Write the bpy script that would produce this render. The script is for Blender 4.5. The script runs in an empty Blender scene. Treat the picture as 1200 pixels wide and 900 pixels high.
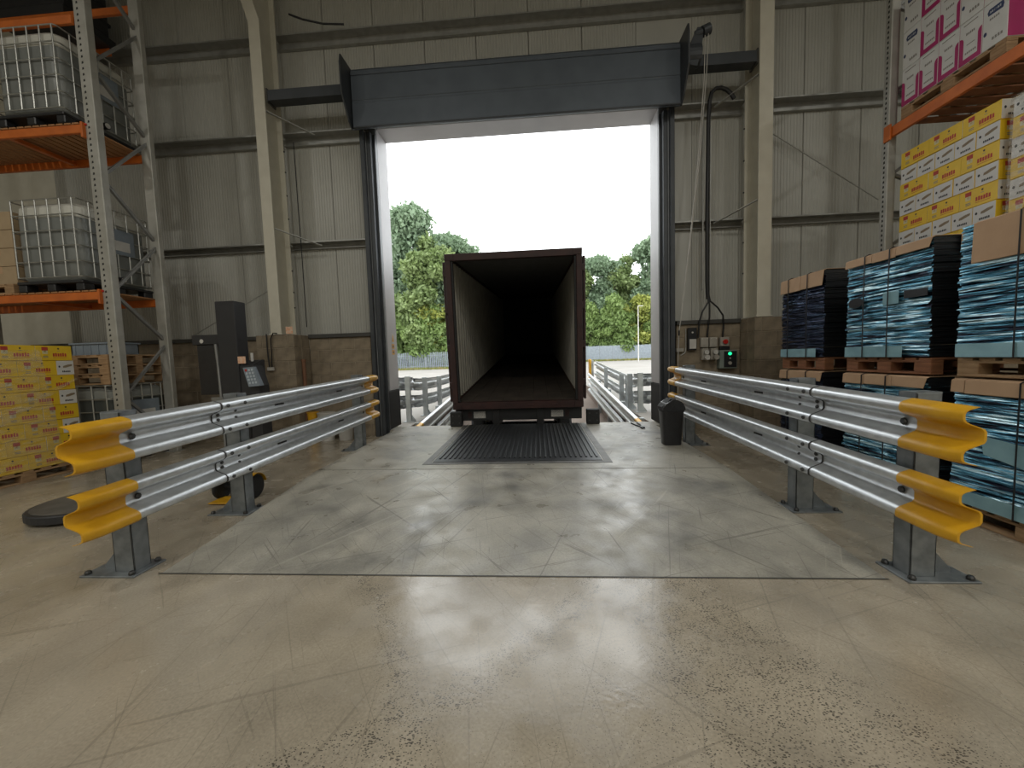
import bpy, math, random
import numpy as np
from mathutils import Vector, Matrix
random.seed(7); rng = np.random.default_rng(7)
SC = bpy.context.scene
COL = SC.collection

# ------------------------------------------------------------------ camera
CAM_H = 1.33
YAW, PITCH, ROLL = math.radians(-3.829), math.radians(3.903), math.radians(1.8275)
fw = Vector((math.sin(YAW)*math.cos(PITCH), math.cos(YAW)*math.cos(PITCH), -math.sin(PITCH)))
rt = Vector((math.cos(YAW), -math.sin(YAW), 0)); dn = fw.cross(rt)
r2 = rt*math.cos(ROLL) + dn*math.sin(ROLL); d2 = dn*math.cos(ROLL) - rt*math.sin(ROLL)
cd = bpy.data.cameras.new('camera'); cam = bpy.data.objects.new('camera', cd); COL.objects.link(cam)
cd.sensor_width = 36; cd.lens = 450/1200*36; cd.clip_start = .05; cd.clip_end = 600
up = -d2; bk = -fw
cam.matrix_world = Matrix(((r2.x, up.x, bk.x, 0), (r2.y, up.y, bk.y, 0), (r2.z, up.z, bk.z, CAM_H), (0, 0, 0, 1)))
SC.camera = cam
# ------------------------------------------------------------------ sky, exposure
W = bpy.data.worlds.new('overcast_sky'); SC.world = W; W.use_nodes = True
bg = W.node_tree.nodes['Background']
bg.inputs[0].default_value = (.95, .985, 1, 1); bg.inputs[1].default_value = 3.2
LAMP_W = 104
SC.view_settings.view_transform = 'Standard'; SC.view_settings.look = 'None'
SC.view_settings.exposure = 0.0; SC.view_settings.gamma = 1; SC.view_settings.use_curve_mapping = False
SC.cycles.max_bounces = 8; SC.cycles.diffuse_bounces = 5; SC.cycles.glossy_bounces = 4
SC.cycles.transparent_max_bounces = 12; SC.cycles.sample_clamp_indirect = 6

# ------------------------------------------------------------------ materials
MATS = {}
def mat(name, col, rough=.6, metal=0., col2=None, scale=6., detail=4., bump=0., bscale=60., stretch=(1, 1, 1), spec=.5, emit=None, rvar=0., low=.35, high=.65):
    if name in MATS: return MATS[name]
    m = bpy.data.materials.new(name); m.use_nodes = True; nt = m.node_tree; N = nt.nodes; L = nt.links
    p = N['Principled BSDF']
    p.inputs['Base Color'].default_value = (*col, 1); p.inputs['Roughness'].default_value = rough
    p.inputs['Metallic'].default_value = metal; p.inputs['Specular IOR Level'].default_value = spec
    tc = N.new('ShaderNodeTexCoord'); mp = N.new('ShaderNodeMapping'); mp.inputs['Scale'].default_value = stretch
    L.new(tc.outputs['Object'], mp.inputs[0])
    if col2 is None: col2 = tuple(c*.82 for c in col)
    nz = N.new('ShaderNodeTexNoise'); nz.inputs['Scale'].default_value = scale; nz.inputs['Detail'].default_value = detail
    L.new(mp.outputs[0], nz.inputs['Vector'])
    rp = N.new('ShaderNodeValToRGB'); rp.color_ramp.elements[0].position = low; rp.color_ramp.elements[1].position = high
    rp.color_ramp.elements[0].color = (*col2, 1); rp.color_ramp.elements[1].color = (*col, 1)
    L.new(nz.outputs['Fac'], rp.inputs[0]); L.new(rp.outputs[0], p.inputs['Base Color'])
    if rvar:
        mr = N.new('ShaderNodeMapRange'); mr.inputs[3].default_value = rough-rvar; mr.inputs[4].default_value = rough+rvar
        L.new(nz.outputs['Fac'], mr.inputs[0]); L.new(mr.outputs[0], p.inputs['Roughness'])
    if bump:
        nb = N.new('ShaderNodeTexNoise'); nb.inputs['Scale'].default_value = bscale; nb.inputs['Detail'].default_value = 3
        L.new(mp.outputs[0], nb.inputs['Vector'])
        b = N.new('ShaderNodeBump'); b.inputs['Strength'].default_value = bump; b.inputs['Distance'].default_value = .01
        L.new(nb.outputs['Fac'], b.inputs['Height']); L.new(b.outputs[0], p.inputs['Normal'])
    if emit:
        p.inputs['Emission Color'].default_value = (*emit[0], 1); p.inputs['Emission Strength'].default_value = emit[1]
    MATS[name] = m; return m

def concrete(name, base, dark, rough, scratch=.5, specks=False, spec=.5, bmp=.16, spread=(.34, .66), rv=(.1, .16)):
    m = bpy.data.materials.new(name); m.use_nodes = True; nt = m.node_tree; N = nt.nodes; L = nt.links
    p = N['Principled BSDF']; tc = N.new('ShaderNodeTexCoord')
    def noise(scale, detail=5, stretch=None, rot=0, dist=0):
        v = tc.outputs['Object']
        if stretch:
            mp = N.new('ShaderNodeMapping'); mp.vector_type = 'TEXTURE'; mp.inputs['Scale'].default_value = tuple(1/q for q in stretch); mp.inputs['Rotation'].default_value = (0, 0, rot)
            L.new(v, mp.inputs[0]); v = mp.outputs[0]
        n = N.new('ShaderNodeTexNoise'); n.inputs['Scale'].default_value = scale; n.inputs['Detail'].default_value = detail
        n.inputs['Distortion'].default_value = dist
        L.new(v, n.inputs['Vector']); return n.outputs['Fac']
    def ramp(fac, a, b, ca=(0, 0, 0), cb=(1, 1, 1)):
        r = N.new('ShaderNodeValToRGB'); e = r.color_ramp.elements; e[0].position = a; e[1].position = b
        e[0].color = (*ca, 1); e[1].color = (*cb, 1); L.new(fac, r.inputs[0]); return r.outputs[0]
    def mix(fac, a, b, typ='MIX'):
        x = N.new('ShaderNodeMix'); x.data_type = 'RGBA'; x.blend_type = typ
        if isinstance(fac, float): x.inputs[0].default_value = fac
        else: L.new(fac, x.inputs[0])
        for s, q in ((6, a), (7, b)):
            if isinstance(q, tuple): x.inputs[s].default_value = (*q, 1)
            else: L.new(q, x.inputs[s])
        return x.outputs[2]
    big = ramp(noise(.75, 8, dist=1.1), *spread, dark, base)
    c = mix(ramp(noise(3.2, 8), .35, .75), big, tuple(q*1.12 for q in base))
    fine = ramp(noise(90, 4), .3, .7, (.82, .82, .82), (1.08, 1.08, 1.08)); c = mix(1.0, c, fine, 'MULTIPLY')
    for rot, sc_ in ((.35, .8), (-.75, 1.0), (1.25, .7), (2.2, .9), (1.75, 1.2)):
        s = ramp(noise(sc_, 2, (.8, 55, 1), rot, .8), .672, .70)
        c = mix(ramp(s, 0, 1, (0, 0, 0), (scratch,)*3), c, tuple(q*.42 for q in base))
    lt = ramp(noise(.9, 3, (.9, 26, 1), .95, 1.0), .66, .7)
    c = mix(ramp(lt, 0, 1, (0, 0, 0), (scratch*.5,)*3), c, tuple(q*1.35 for q in base))
    if specks:
        # rubber flecks left by tyres, in curved tracks
        sep = N.new('ShaderNodeSeparateXYZ'); L.new(tc.outputs['Object'], sep.inputs[0])
        def math_(op, a, b=None):
            x = N.new('ShaderNodeMath'); x.operation = op
            for i, q in enumerate((a, b)):
                if q is None: continue
                if isinstance(q, (int, float)): x.inputs[i].default_value = q
                else: L.new(q, x.inputs[i])
            return x.outputs[0]
        tracks = None
        for cx, cy, r, w in ((2.6, 2.3, 2.05, .13), (-3.2, .2, 2.9, .07), (3.6, 3.0, 3.0, .16), (-1.9, 3.4, 2.5, .06), (3.3, 2.2, 2.45, .12)):
            dx = math_('SUBTRACT', sep.outputs[0], cx); dy = math_('SUBTRACT', sep.outputs[1], cy)
            d = math_('SQRT', math_('ADD', math_('MULTIPLY', dx, dx), math_('MULTIPLY', dy, dy)))
            d = math_('ABSOLUTE', math_('SUBTRACT', d, r))
            g = math_('MAXIMUM', math_('SUBTRACT', 1.0, math_('DIVIDE', d, w*2)), 0.0)
            tracks = g if tracks is None else math_('MAXIMUM', tracks, g)
        blot = ramp(noise(.9, 3), .42, .68)
        gx = math_('SUBTRACT', sep.outputs[0], .7); gy_ = math_('SUBTRACT', sep.outputs[1], 1.2)
        gd = math_('SQRT', math_('ADD', math_('MULTIPLY', gx, gx), math_('MULTIPLY', gy_, gy_)))
        near_ = math_('MAXIMUM', math_('SUBTRACT', 1.0, math_('DIVIDE', gd, 2.4)), 0.0)
        blot = math_('ADD', math_('MULTIPLY', blot, .25), math_('MULTIPLY', near_, .62))
        tracks = math_('MINIMUM', math_('ADD', tracks, blot), 1.0)
        vo = N.new('ShaderNodeTexVoronoi'); vo.inputs['Scale'].default_value = 90; vo.inputs['Randomness'].default_value = 1
        mp = N.new('ShaderNodeMapping'); mp.inputs['Scale'].default_value = (1, 1.7, 1); mp.inputs['Rotation'].default_value = (0, 0, .4)
        L.new(tc.outputs['Object'], mp.inputs[0]); L.new(mp.outputs[0], vo.inputs['Vector'])
        thr = math_('MULTIPLY', math_('MULTIPLY', tracks, noise(14, 2)), .62)
        sp = math_('LESS_THAN', vo.outputs['Distance'], thr)
        c = mix(math_('MULTIPLY', sp, .8), c, (.035, .032, .028))
        grime = ramp(noise(.8, 6, dist=1), .48, .72)
        c = mix(math_('MULTIPLY', grime, .35), c, tuple(q*.5 for q in base))
    L.new(c, p.inputs['Base Color']); p.inputs['Specular IOR Level'].default_value = spec
    rr = N.new('ShaderNodeMapRange'); rr.inputs[1].default_value = .3; rr.inputs[2].default_value = .7; rr.inputs[3].default_value = rough-rv[0]; rr.inputs[4].default_value = rough+rv[1]
    L.new(noise(4.5, 6), rr.inputs[0]); L.new(rr.outputs[0], p.inputs['Roughness'])
    b = N.new('ShaderNodeBump'); b.inputs['Strength'].default_value = bmp; b.inputs['Distance'].default_value = .006
    L.new(noise(38, 5), b.inputs['Height']); L.new(b.outputs[0], p.inputs['Normal'])
    MATS[name] = m; return m

M = dict(
 floor=concrete('polished_concrete', (.41, .355, .272), (.29, .25, .19), .20, .38, True, .85, .09),
 ramp=concrete('trowelled_concrete', (.40, .375, .315), (.175, .168, .148), .38, .7, False, .65, .12, (.38, .62), (.15, .2)),
 liner=mat('liner_sheet', (.45, .445, .405), .36, 0, (.42, .415, .375), 2, spec=.5),
 purlin=mat('galvanised_rail', (.42, .42, .40), .42, .55, (.34, .34, .32), 8),
 cream=mat('cream_paint', (.60, .57, .475), .5, 0, (.55, .52, .43), 5),
 block=mat('concrete_block', (.29, .235, .165), .9, 0, (.20, .16, .112), 7, 8, .5, 90),
 mortar=mat('mortar', (.36, .30, .22), .95, 0, None, 20, bump=.3),
 flash=mat('dark_flashing', (.06, .058, .052), .5),
 dark=mat('anthracite_steel', (.058, .064, .072), .42, .2, (.045, .05, .056), 4),
 hood=mat('shutter_hood_steel', (.10, .118, .14), .45, .3, (.085, .10, .12), 3),
 guide=mat('grey_guide', (.22, .23, .24), .4, .3),
 reveal=mat('light_grey_reveal', (.50, .49, .50), .42, 0, (.46, .45, .46), 3),
 rubber=mat('black_rubber', (.018, .018, .019), .7, 0, (.012, .012, .012), 20, bump=.2),
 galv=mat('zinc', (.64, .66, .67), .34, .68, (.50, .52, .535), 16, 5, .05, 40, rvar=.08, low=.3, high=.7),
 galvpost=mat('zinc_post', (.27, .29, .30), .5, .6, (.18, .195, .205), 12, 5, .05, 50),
 galvdaylit=mat('zinc_daylit', (.50, .53, .55), .5, .5, (.40, .425, .44), 8, 5),  # paler copy of the post zinc, outdoor light put into the colour
 yellow=mat('safety_yellow', (.68, .365, .016), .36, 0, (.58, .30, .013), 9, 5),
 bolt=mat('dark_bolt', (.09, .09, .09), .4, .8),
 orange=mat('rack_orange', (.62, .155, .02), .45, 0, (.50, .115, .014), 6),
 upright=mat('rack_grey', (.43, .42, .38), .5, .3, (.36, .35, .31), 6),
 brace=mat('rack_brace_grey', (.30, .30, .29), .45, .5),
 hole=mat('hole_black', (.025, .024, .022), .8),
 wood=mat('pallet_wood', (.42, .27, .145), .8, 0, (.28, .17, .085), 5, 6, .3, 40, (1, 1, 6)),
 wood2=mat('red_pallet_wood', (.30, .125, .055), .8, 0, (.20, .08, .035), 5, 6, .3, 40, (1, 1, 6)),
 deck=mat('deck_board', (.46, .235, .10), .75, 0, (.34, .165, .07), 5, 6, .2, 40, (6, 1, 1)),
 card=mat('tan_card', (.50, .325, .195), .75, 0, (.46, .295, .175), 5, 4, .08, 60),
 kraft=mat('kraft_carton', (.42, .31, .19), .8, 0, (.37, .27, .16), 4),
 cyel=mat('carton_yellow', (.78, .52, .02), .5, 0, (.72, .47, .015), 7),
 cwht=mat('carton_white', (.66, .65, .62), .55, 0, (.61, .60, .57), 7),
 cmag=mat('carton_magenta', (.40, .02, .13), .5, 0, (.35, .016, .11), 5),
 red=mat('print_red', (.50, .055, .03), .6), black=mat('print_black', (.03, .03, .032), .6),
 pgrey=mat('print_grey', (.26, .24, .21), .6), navy=mat('print_navy', (.035, .05, .12), .6), pbrown=mat('print_brown', (.27, .20, .12), .6),
 ppale=mat('print_pale', (.70, .62, .32), .6),
 strap=mat('black_strap', (.012, .012, .014), .35),
 paleblue=mat('pale_blue_card', (.30, .50, .55), .3, .2, (.24, .42, .48), 9),
 tank=mat('tank_plastic', (.60, .59, .53), .45, 0, (.56, .55, .49), 4),
 tankliq=mat('filled_tank', (.215, .225, .215), .4, 0, (.18, .19, .18), 4),
 cage=mat('cage_steel', (.50, .50, .47), .35, .75, (.40, .40, .37), 9),
 blackplast=mat('black_plastic', (.022, .022, .024), .38, 0, (.016, .016, .018), 12),
 machine=mat('machine_black', (.028, .028, .030), .5, 0, (.023, .023, .025), 5),
 panelg=mat('keypad_grey', (.22, .26, .30), .4), button=mat('button_pale', (.50, .56, .62), .4),
 sticker=mat('warning_sticker', (.72, .36, .20), .5, 0, (.72, .55, .42), 30), stickery=mat('sticker_amber', (.80, .42, .06), .5),
 white=mat('white_plastic', (.62, .60, .56), .45), beige=mat('beige_plastic', (.40, .37, .32), .5),
 redb=mat('red_button', (.55, .02, .015), .35), green=mat('green_light', (.0, .5, .2), .3, emit=((.02, 1, .35), 1.6)),
 ctrl=mat('control_box_green_grey', (.24, .28, .25), .5),
 cable=mat('black_cable', (.014, .014, .015), .45), cord=mat('pale_cord', (.50, .48, .44), .6),
 copper=mat('rusty_pipe', (.23, .11, .06), .6),
 oxide=mat('oxide_red', (.052, .021, .018), .55, 0, (.032, .015, .014), 5, 6),
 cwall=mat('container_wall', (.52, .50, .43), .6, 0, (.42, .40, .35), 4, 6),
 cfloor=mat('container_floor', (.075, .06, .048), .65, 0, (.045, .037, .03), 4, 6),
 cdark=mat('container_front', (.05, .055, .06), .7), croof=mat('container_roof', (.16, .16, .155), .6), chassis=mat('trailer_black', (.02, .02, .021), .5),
 plate=mat('leveller_steel', (.050, .053, .056), .42, .5, (.034, .036, .038), 7, rvar=.1), platef=mat('leveller_frame', (.16, .155, .145), .5, .4, (.10, .097, .09), 8),
 yard=mat('yard_concrete', (.30, .28, .255), .85, 0, (.25, .235, .21), .35, 8), ramp_out=mat('well_concrete', (.30, .24, .20), .85, 0, (.25, .20, .17), .8, 8),
 grass=mat('verge_grass', (.16, .20, .045), .9, 0, (.30, .24, .08), 1.2),
 fence=mat('palisade_zinc', (.30, .34, .37), .55, .3, (.24, .27, .30), 3),
 bark=mat('bark', (.11, .085, .06), .9), ceil=mat('roof_sheet', (.30, .30, .28), .6), lampb=mat('lamp_body', (.2, .2, .2), .5),
 lens=mat('lamp_lens', (1, 1, 1), .4, emit=((1, .96, .88), 4.0)),
)
def leafmat(name, c1, c2):
    m = mat(name, c1, .55, 0, c2, .35, 3, low=.3, high=.7); nt = m.node_tree; p = nt.nodes['Principled BSDF']
    tr = nt.nodes.new('ShaderNodeBsdfTranslucent'); mx = nt.nodes.new('ShaderNodeMixShader'); mx.inputs[0].default_value = .3
    rp = [n for n in nt.nodes if n.type == 'VALTORGB'][0]
    nt.links.new(rp.outputs[0], tr.inputs[0]); nt.links.new(p.outputs[0], mx.inputs[1]); nt.links.new(tr.outputs[0], mx.inputs[2])
    nt.links.new(mx.outputs[0], nt.nodes['Material Output'].inputs[0]); return m
M['leafA'] = leafmat('leaf_mid_green', (.28, .36, .14), (.14, .20, .07))
M['leafB'] = leafmat('leaf_bright_green', (.27, .37, .12), (.15, .23, .07))
M['leafC'] = leafmat('leaf_yellow_green', (.40, .42, .10), (.22, .27, .06))
M['leafD'] = leafmat('leaf_blue_green', (.25, .34, .21), (.14, .21, .12))

def film_mat():
    m = bpy.data.materials.new('stretch_film'); m.use_nodes = True; nt = m.node_tree; N = nt.nodes; L = nt.links
    p = N['Principled BSDF']; p.inputs['Base Color'].default_value = (.75, .72, .62, 1); p.inputs['Roughness'].default_value = .16
    tc = N.new('ShaderNodeTexCoord'); mp = N.new('ShaderNodeMapping'); mp.inputs['Scale'].default_value = (1, 1, 5); L.new(tc.outputs['Object'], mp.inputs[0])
    n = N.new('ShaderNodeTexNoise'); n.inputs['Scale'].default_value = 3; n.inputs['Distortion'].default_value = 1.5; L.new(mp.outputs[0], n.inputs['Vector'])
    b = N.new('ShaderNodeBump'); b.inputs['Strength'].default_value = .7; b.inputs['Distance'].default_value = .03; L.new(n.outputs['Fac'], b.inputs['Height']); L.new(b.outputs[0], p.inputs['Normal'])
    r = N.new('ShaderNodeMapRange'); r.inputs[1].default_value = .35; r.inputs[2].default_value = .75; r.inputs[3].default_value = .06; r.inputs[4].default_value = .38
    L.new(n.outputs['Fac'], r.inputs[0]); L.new(r.outputs[0], p.inputs['Alpha']); return m
M['film'] = film_mat()
def bundle_mat(name, dark, mid, lite, lo, hi):
    # glossy blue printed film: fine horizontal layering of navy, teal and pale edges
    m = bpy.data.materials.new(name); m.use_nodes = True; nt = m.node_tree; N = nt.nodes; L = nt.links
    p = N['Principled BSDF']; tc = N.new('ShaderNodeTexCoord')
    def nz(st, sc_, dist=.4):
        mp = N.new('ShaderNodeMapping'); mp.inputs['Scale'].default_value = st; L.new(tc.outputs['Object'], mp.inputs[0])
        n = N.new('ShaderNodeTexNoise'); n.inputs['Scale'].default_value = sc_; n.inputs['Detail'].default_value = 5; n.inputs['Distortion'].default_value = dist
        L.new(mp.outputs[0], n.inputs['Vector']); return n.outputs['Fac']
    a = nz((1.1, 1.1, 21), 2.1); r = N.new('ShaderNodeValToRGB'); e = r.color_ramp.elements
    e[0].position = lo; e[0].color = (*dark, 1); e[1].position = hi; e[1].color = (*lite, 1)
    k = r.color_ramp.elements.new((lo+hi)/2); k.color = (*mid, 1)
    L.new(a, r.inputs[0]); L.new(r.outputs[0], p.inputs['Base Color'])
    p.inputs['Metallic'].default_value = .65; p.inputs['Roughness'].default_value = .2
    b = N.new('ShaderNodeBump'); b.inputs['Strength'].default_value = .9; b.inputs['Distance'].default_value = .02
    L.new(nz((1, 1, 26), 3.2, .8), b.inputs['Height']); L.new(b.outputs[0], p.inputs['Normal']); return m
M['bundle'] = bundle_mat('blue_film_sheets', (.006, .010, .025), (.10, .33, .46), (.72, .95, 1.0), .41, .62)
M['bundled'] = bundle_mat('navy_film_sheets', (.010, .014, .035), (.02, .035, .08), (.10, .17, .25), .40, .72)

# ------------------------------------------------------------------ mesh helpers
class MB:
    def __init__(s): s.v = []; s.f = []; s.m = []
    def add(s, vs, fs, m=0):
        b = len(s.v); s.v += [tuple(v) for v in vs]
        for f in fs: s.f.append(tuple(i+b for i in f)); s.m.append(m)
        return s
    def box(s, x0, x1, y0, y1, z0, z1, m=0):
        vs = [(x, y, z) for z in (z0, z1) for y in (y0, y1) for x in (x0, x1)]
        return s.add(vs, [(0, 2, 3, 1), (4, 5, 7, 6), (0, 1, 5, 4), (2, 6, 7, 3), (0, 4, 6, 2), (1, 3, 7, 5)], m)
    def cbox(s, x0, x1, y0, y1, z0, z1, b=.004, m=0):
        # box with chamfered edges
        X = (x0, x1); Y = (y0, y1); Z = (z0, z1); vs = []; idx = {}
        for i in (0, 1):
            for j in (0, 1):
                for k in (0, 1):
                    sx, sy, sz = (1-2*i)*b, (1-2*j)*b, (1-2*k)*b
                    for a, p in enumerate(((X[i], Y[j]+sy, Z[k]+sz), (X[i]+sx, Y[j], Z[k]+sz), (X[i]+sx, Y[j]+sy, Z[k]))):
                        idx[i, j, k, a] = len(vs); vs.append(p)
        fs = []
        for i in (0, 1):
            q = [idx[i, 0, 0, 0], idx[i, 1, 0, 0], idx[i, 1, 1, 0], idx[i, 0, 1, 0]]; fs.append(q if i else q[::-1])
            q = [idx[0, i, 0, 1], idx[1, i, 0, 1], idx[1, i, 1, 1], idx[0, i, 1, 1]]; fs.append(q[::-1] if i else q)
            q = [idx[0, 0, i, 2], idx[1, 0, i, 2], idx[1, 1, i, 2], idx[0, 1, i, 2]]; fs.append(q if i else q[::-1])
        for a in (0, 1):
            for c in (0, 1):
                fs.append([idx[a, c, 0, 0], idx[a, c, 1, 0], idx[a, c, 1, 1], idx[a, c, 0, 1]])
                fs.append([idx[a, 0, c, 0], idx[a, 1, c, 0], idx[a, 1, c, 2], idx[a, 0, c, 2]])
                fs.append([idx[0, a, c, 1], idx[1, a, c, 1], idx[1, a, c, 2], idx[0, a, c, 2]])
                for k in (0, 1): fs.append([idx[a, c, k, 0], idx[a, c, k, 1], idx[a, c, k, 2]])
        return s.add(vs, fs, m)
    def prism(s, poly, axis, a, b, m=0):
        # poly in the two other axes (x: y,z / y: x,z / z: x,y), extruded from a to b
        def P(u, v, w): return {'x': (w, u, v), 'y': (u, w, v), 'z': (u, v, w)}[axis]
        n = len(poly); vs = [P(u, v, a) for u, v in poly]+[P(u, v, b) for u, v in poly]
        fs = [tuple(range(n))[::-1], tuple(range(n, 2*n))]+[(i, (i+1) % n, (i+1) % n+n, i+n) for i in range(n)]
        return s.add(vs, fs, m)
    def tube(s, pts, r, n=8, m=0, caps=True):
        pts = [Vector(p) for p in pts]; rings = []; b0 = len(s.v); vs = []
        for i, p in enumerate(pts):
            t = (pts[min(i+1, len(pts)-1)]-pts[max(i-1, 0)]).normalized()
            u = t.orthogonal().normalized() if i == 0 else (u-t*u.dot(t)).normalized()
            w = t.cross(u); rr = r[i] if isinstance(r, (list, tuple)) else r
            for k in range(n):
                a = 2*math.pi*k/n; vs.append(p+u*math.cos(a)*rr+w*math.sin(a)*rr)
        fs = [(i*n+k, i*n+(k+1) % n, (i+1)*n+(k+1) % n, (i+1)*n+k) for i in range(len(pts)-1) for k in range(n)]
        if caps: fs += [tuple(range(n))[::-1], tuple((len(pts)-1)*n+k for k in range(n))]
        return s.add(vs, fs, m)
    def cyl(s, p0, p1, r, n=12, m=0): return s.tube([p0, p1], r, n, m)
    def bar(s, p0, p1, w, h, m=0):
        p0, p1 = Vector(p0), Vector(p1); t = (p1-p0).normalized(); u = t.cross(Vector((0, 0, 1)))
        u = Vector((1, 0, 0)) if u.length < 1e-4 else u.normalized(); q = u.cross(t)
        vs = [p+u*a*w/2+q*b*h/2 for p in (p0, p1) for a, b in ((-1, -1), (1, -1), (1, 1), (-1, 1))]
        return s.add(vs, [(3, 2, 1, 0), (4, 5, 6, 7), (0, 1, 5, 4), (1, 2, 6, 5), (2, 3, 7, 6), (3, 0, 4, 7)], m)
    def lathe(s, prof, n=24, c=(0, 0, 0), m=0):
        vs = [(c[0]+r*math.cos(2*math.pi*k/n), c[1]+r*math.sin(2*math.pi*k/n), c[2]+z) for r, z in prof for k in range(n)]
        fs = [(i*n+k, i*n+(k+1) % n, (i+1)*n+(k+1) % n, (i+1)*n+k) for i in range(len(prof)-1) for k in range(n)]
        fs += [tuple(range(n))[::-1], tuple((len(prof)-1)*n+k for k in range(n))]
        return s.add(vs, fs, m)
    def mesh(s, name, mats, smooth=False):
        me = bpy.data.meshes.new(name); me.from_pydata(s.v, [], s.f)
        for q in (mats if isinstance(mats, (list, tuple)) else [mats]): me.materials.append(q)
        if any(s.m): me.polygons.foreach_set('material_index', s.m)
        if smooth: me.shade_smooth() if smooth is True else me.shade_smooth()
        me.validate(); me.update(); return me
    def build(s, name, mats, parent=None, smooth=False, world=False):
        if world and parent is not None:
            l = parent['base'] if 'base' in parent else parent.location
            s.v = [(x-l[0], y-l[1], z-l[2]) for x, y, z in s.v]
        return link(name, s.mesh(name, mats, smooth), parent)
def link(name, me, parent=None, loc=(0, 0, 0), rz=0):
    o = bpy.data.objects.new(name, me); COL.objects.link(o); o.location = loc; o.rotation_euler[2] = rz
    if parent is not None: o.parent = parent
    return o
def tag(o, label, cat, group=None, kind=None):
    if label: o['label'] = label
    if cat: o['category'] = cat
    if group: o['group'] = group
    if kind: o['kind'] = kind
    return o
def thing(name, label, cat, loc=(0, 0, 0), rz=0, group=None):
    return tag(link(name, None, None, loc, rz), label, cat, group)
def struct(o, label=None):
    o['kind'] = 'structure'
    if label: o['label'] = label
    return o
def dup(o, parent=None):
    c = o.copy(); COL.objects.link(c)
    if parent is not None: c.parent = parent
    for ch in o.children: dup(ch, c)
    return c
def place(proto, used, loc, rz, label, cat=None, group=None):
    o = proto if not used else dup(proto); used.append(1)
    o.location = loc; o.rotation_euler[2] = rz; o['label'] = label
    if group: o['group'] = group
    return o
ORD = ['top', 'second', 'third', 'fourth', 'fifth', 'sixth', 'seventh', 'eighth', 'ninth', 'tenth']
NTH = ['first', 'second', 'third', 'fourth', 'fifth', 'sixth']
def smooth_all(o, ang=40):
    me = o.data; me.shade_smooth()
    try: me.set_sharp_from_angle(angle=math.radians(ang))
    except Exception: pass
    return o

# ================================================================== THE SETTING
# hall runs X -13..10, Y -16..6.7, roof at 8.8
fl = struct(MB().box(-13, 10, -16, 7.02, -.3, 0).build('floor', M['floor']), 'worn polished concrete warehouse floor')
# ramp and dock slab poured against the floor
RZ = .09
rb = MB(); vs = [(-2.48, 2.262, .002), (1.96, 2.248, .002), (2.0, 4.15, RZ), (-2.6, 4.26, RZ)]
rb.add(vs+[(x, y, -.02) for x, y, z in vs], [(0, 1, 2, 3), (7, 6, 5, 4), (0, 4, 5, 1), (1, 5, 6, 2), (2, 6, 7, 3), (3, 7, 4, 0)])
rb.build('ramp_slab', M['ramp'], fl)
db = MB(); P0 = [(-2.6, 4.28), (2.0, 4.17), (2.02, 6.72), (2.11, 6.72), (2.11, 7.1), (-2.69, 7.1), (-2.69, 6.72), (-2.61, 6.72)]
db.prism(P0, 'z', -.02, RZ); db.build('dock_slab', M['ramp'], fl)
MB().add([(-2.5, 2.250, .003), (1.97, 2.237, .003), (1.97, 2.249, .003), (-2.5, 2.262, .003)], [(0, 1, 2, 3)]).build('expansion_joint', M['flash'], fl)
MB().add([(-2.6, 4.255, RZ-.006), (2.0, 4.145, RZ-.006), (2.0, 4.172, RZ-.004), (-2.6, 4.282, RZ-.004)], [(0, 1, 2, 3)]).build('expansion_joint', M['flash'], fl)

wb = struct(link('wall_back', MB().box(-13, -2.72, 7.0, 7.2, -.3, 9).box(2.14, 10, 7.0, 7.2, -.3, 9).box(-2.72, 2.14, 7.0, 7.2, 5.42, 9).mesh('wall_back', M['cream'])), 'dock wall of blockwork below and ribbed liner sheets above')
struct(link('wall_left', MB().box(-13.2, -13, -16, 7.2, -.3, 9).mesh('wall_left', M['liner'])), 'left side wall of the warehouse')
struct(link('wall_right', MB().box(10, 10.2, -16, 7.2, -.3, 9).mesh('wall_right', M['liner'])), 'right side wall of the warehouse')
struct(link('wall_front', MB().box(-13, 10, -16.2, -16, -.3, 9).mesh('wall_front', M['liner'])), 'far end wall of the warehouse')
struct(link('ceiling', MB().box(-13.2, 10.2, -16.2, 7.2, 8.8, 9).mesh('ceiling', M['ceil'])), 'pale sheeted warehouse roof')
# liner panels with fine ribs, .9 m wide
def liner_mesh(z0, z1):
    b = MB(); prof = [(0.004, .014)]; n = 18; w = .892/n
    for i in range(n):
        x = .004+i*w; prof += [(x+w*.12, 0), (x+w*.72, 0), (x+w*.84, .007), (x+w*.96, .007)]
    prof.append((.896, .014))
    vs = [(x, y, z) for z in (z0, z1) for x, y in prof]; k = len(prof)
    b.add(vs, [(i, i+1, k+i+1, k+i) for i in range(k-1)]); return b.mesh('liner_panel', M['liner'])
full = liner_mesh(1.83, 8.8); short = liner_mesh(5.42, 8.8)
for k in range(-10, 9):
    x = k*.9
    if -2.7 <= x < 1.8-.01: link('liner_panel', short, wb, (x, 6.93, 0))
    elif k == -4 or x+.9 <= -2.7+1e-6 or x >= 2.69: link('liner_panel', full, wb, (x, 6.93, 0))
half = MB(); half.add([(2.12, 6.93, 1.83), (2.7, 6.93, 1.83), (2.7, 6.93, 8.8), (2.12, 6.93, 8.8)], [(0, 1, 2, 3)])
half.add([(1.8, 6.935, 5.42), (2.12, 6.935, 5.42), (2.12, 6.935, 8.8), (1.8, 6.935, 8.8)], [(0, 1, 2, 3)])
half.build('liner_panel', M['liner'], wb)
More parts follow.
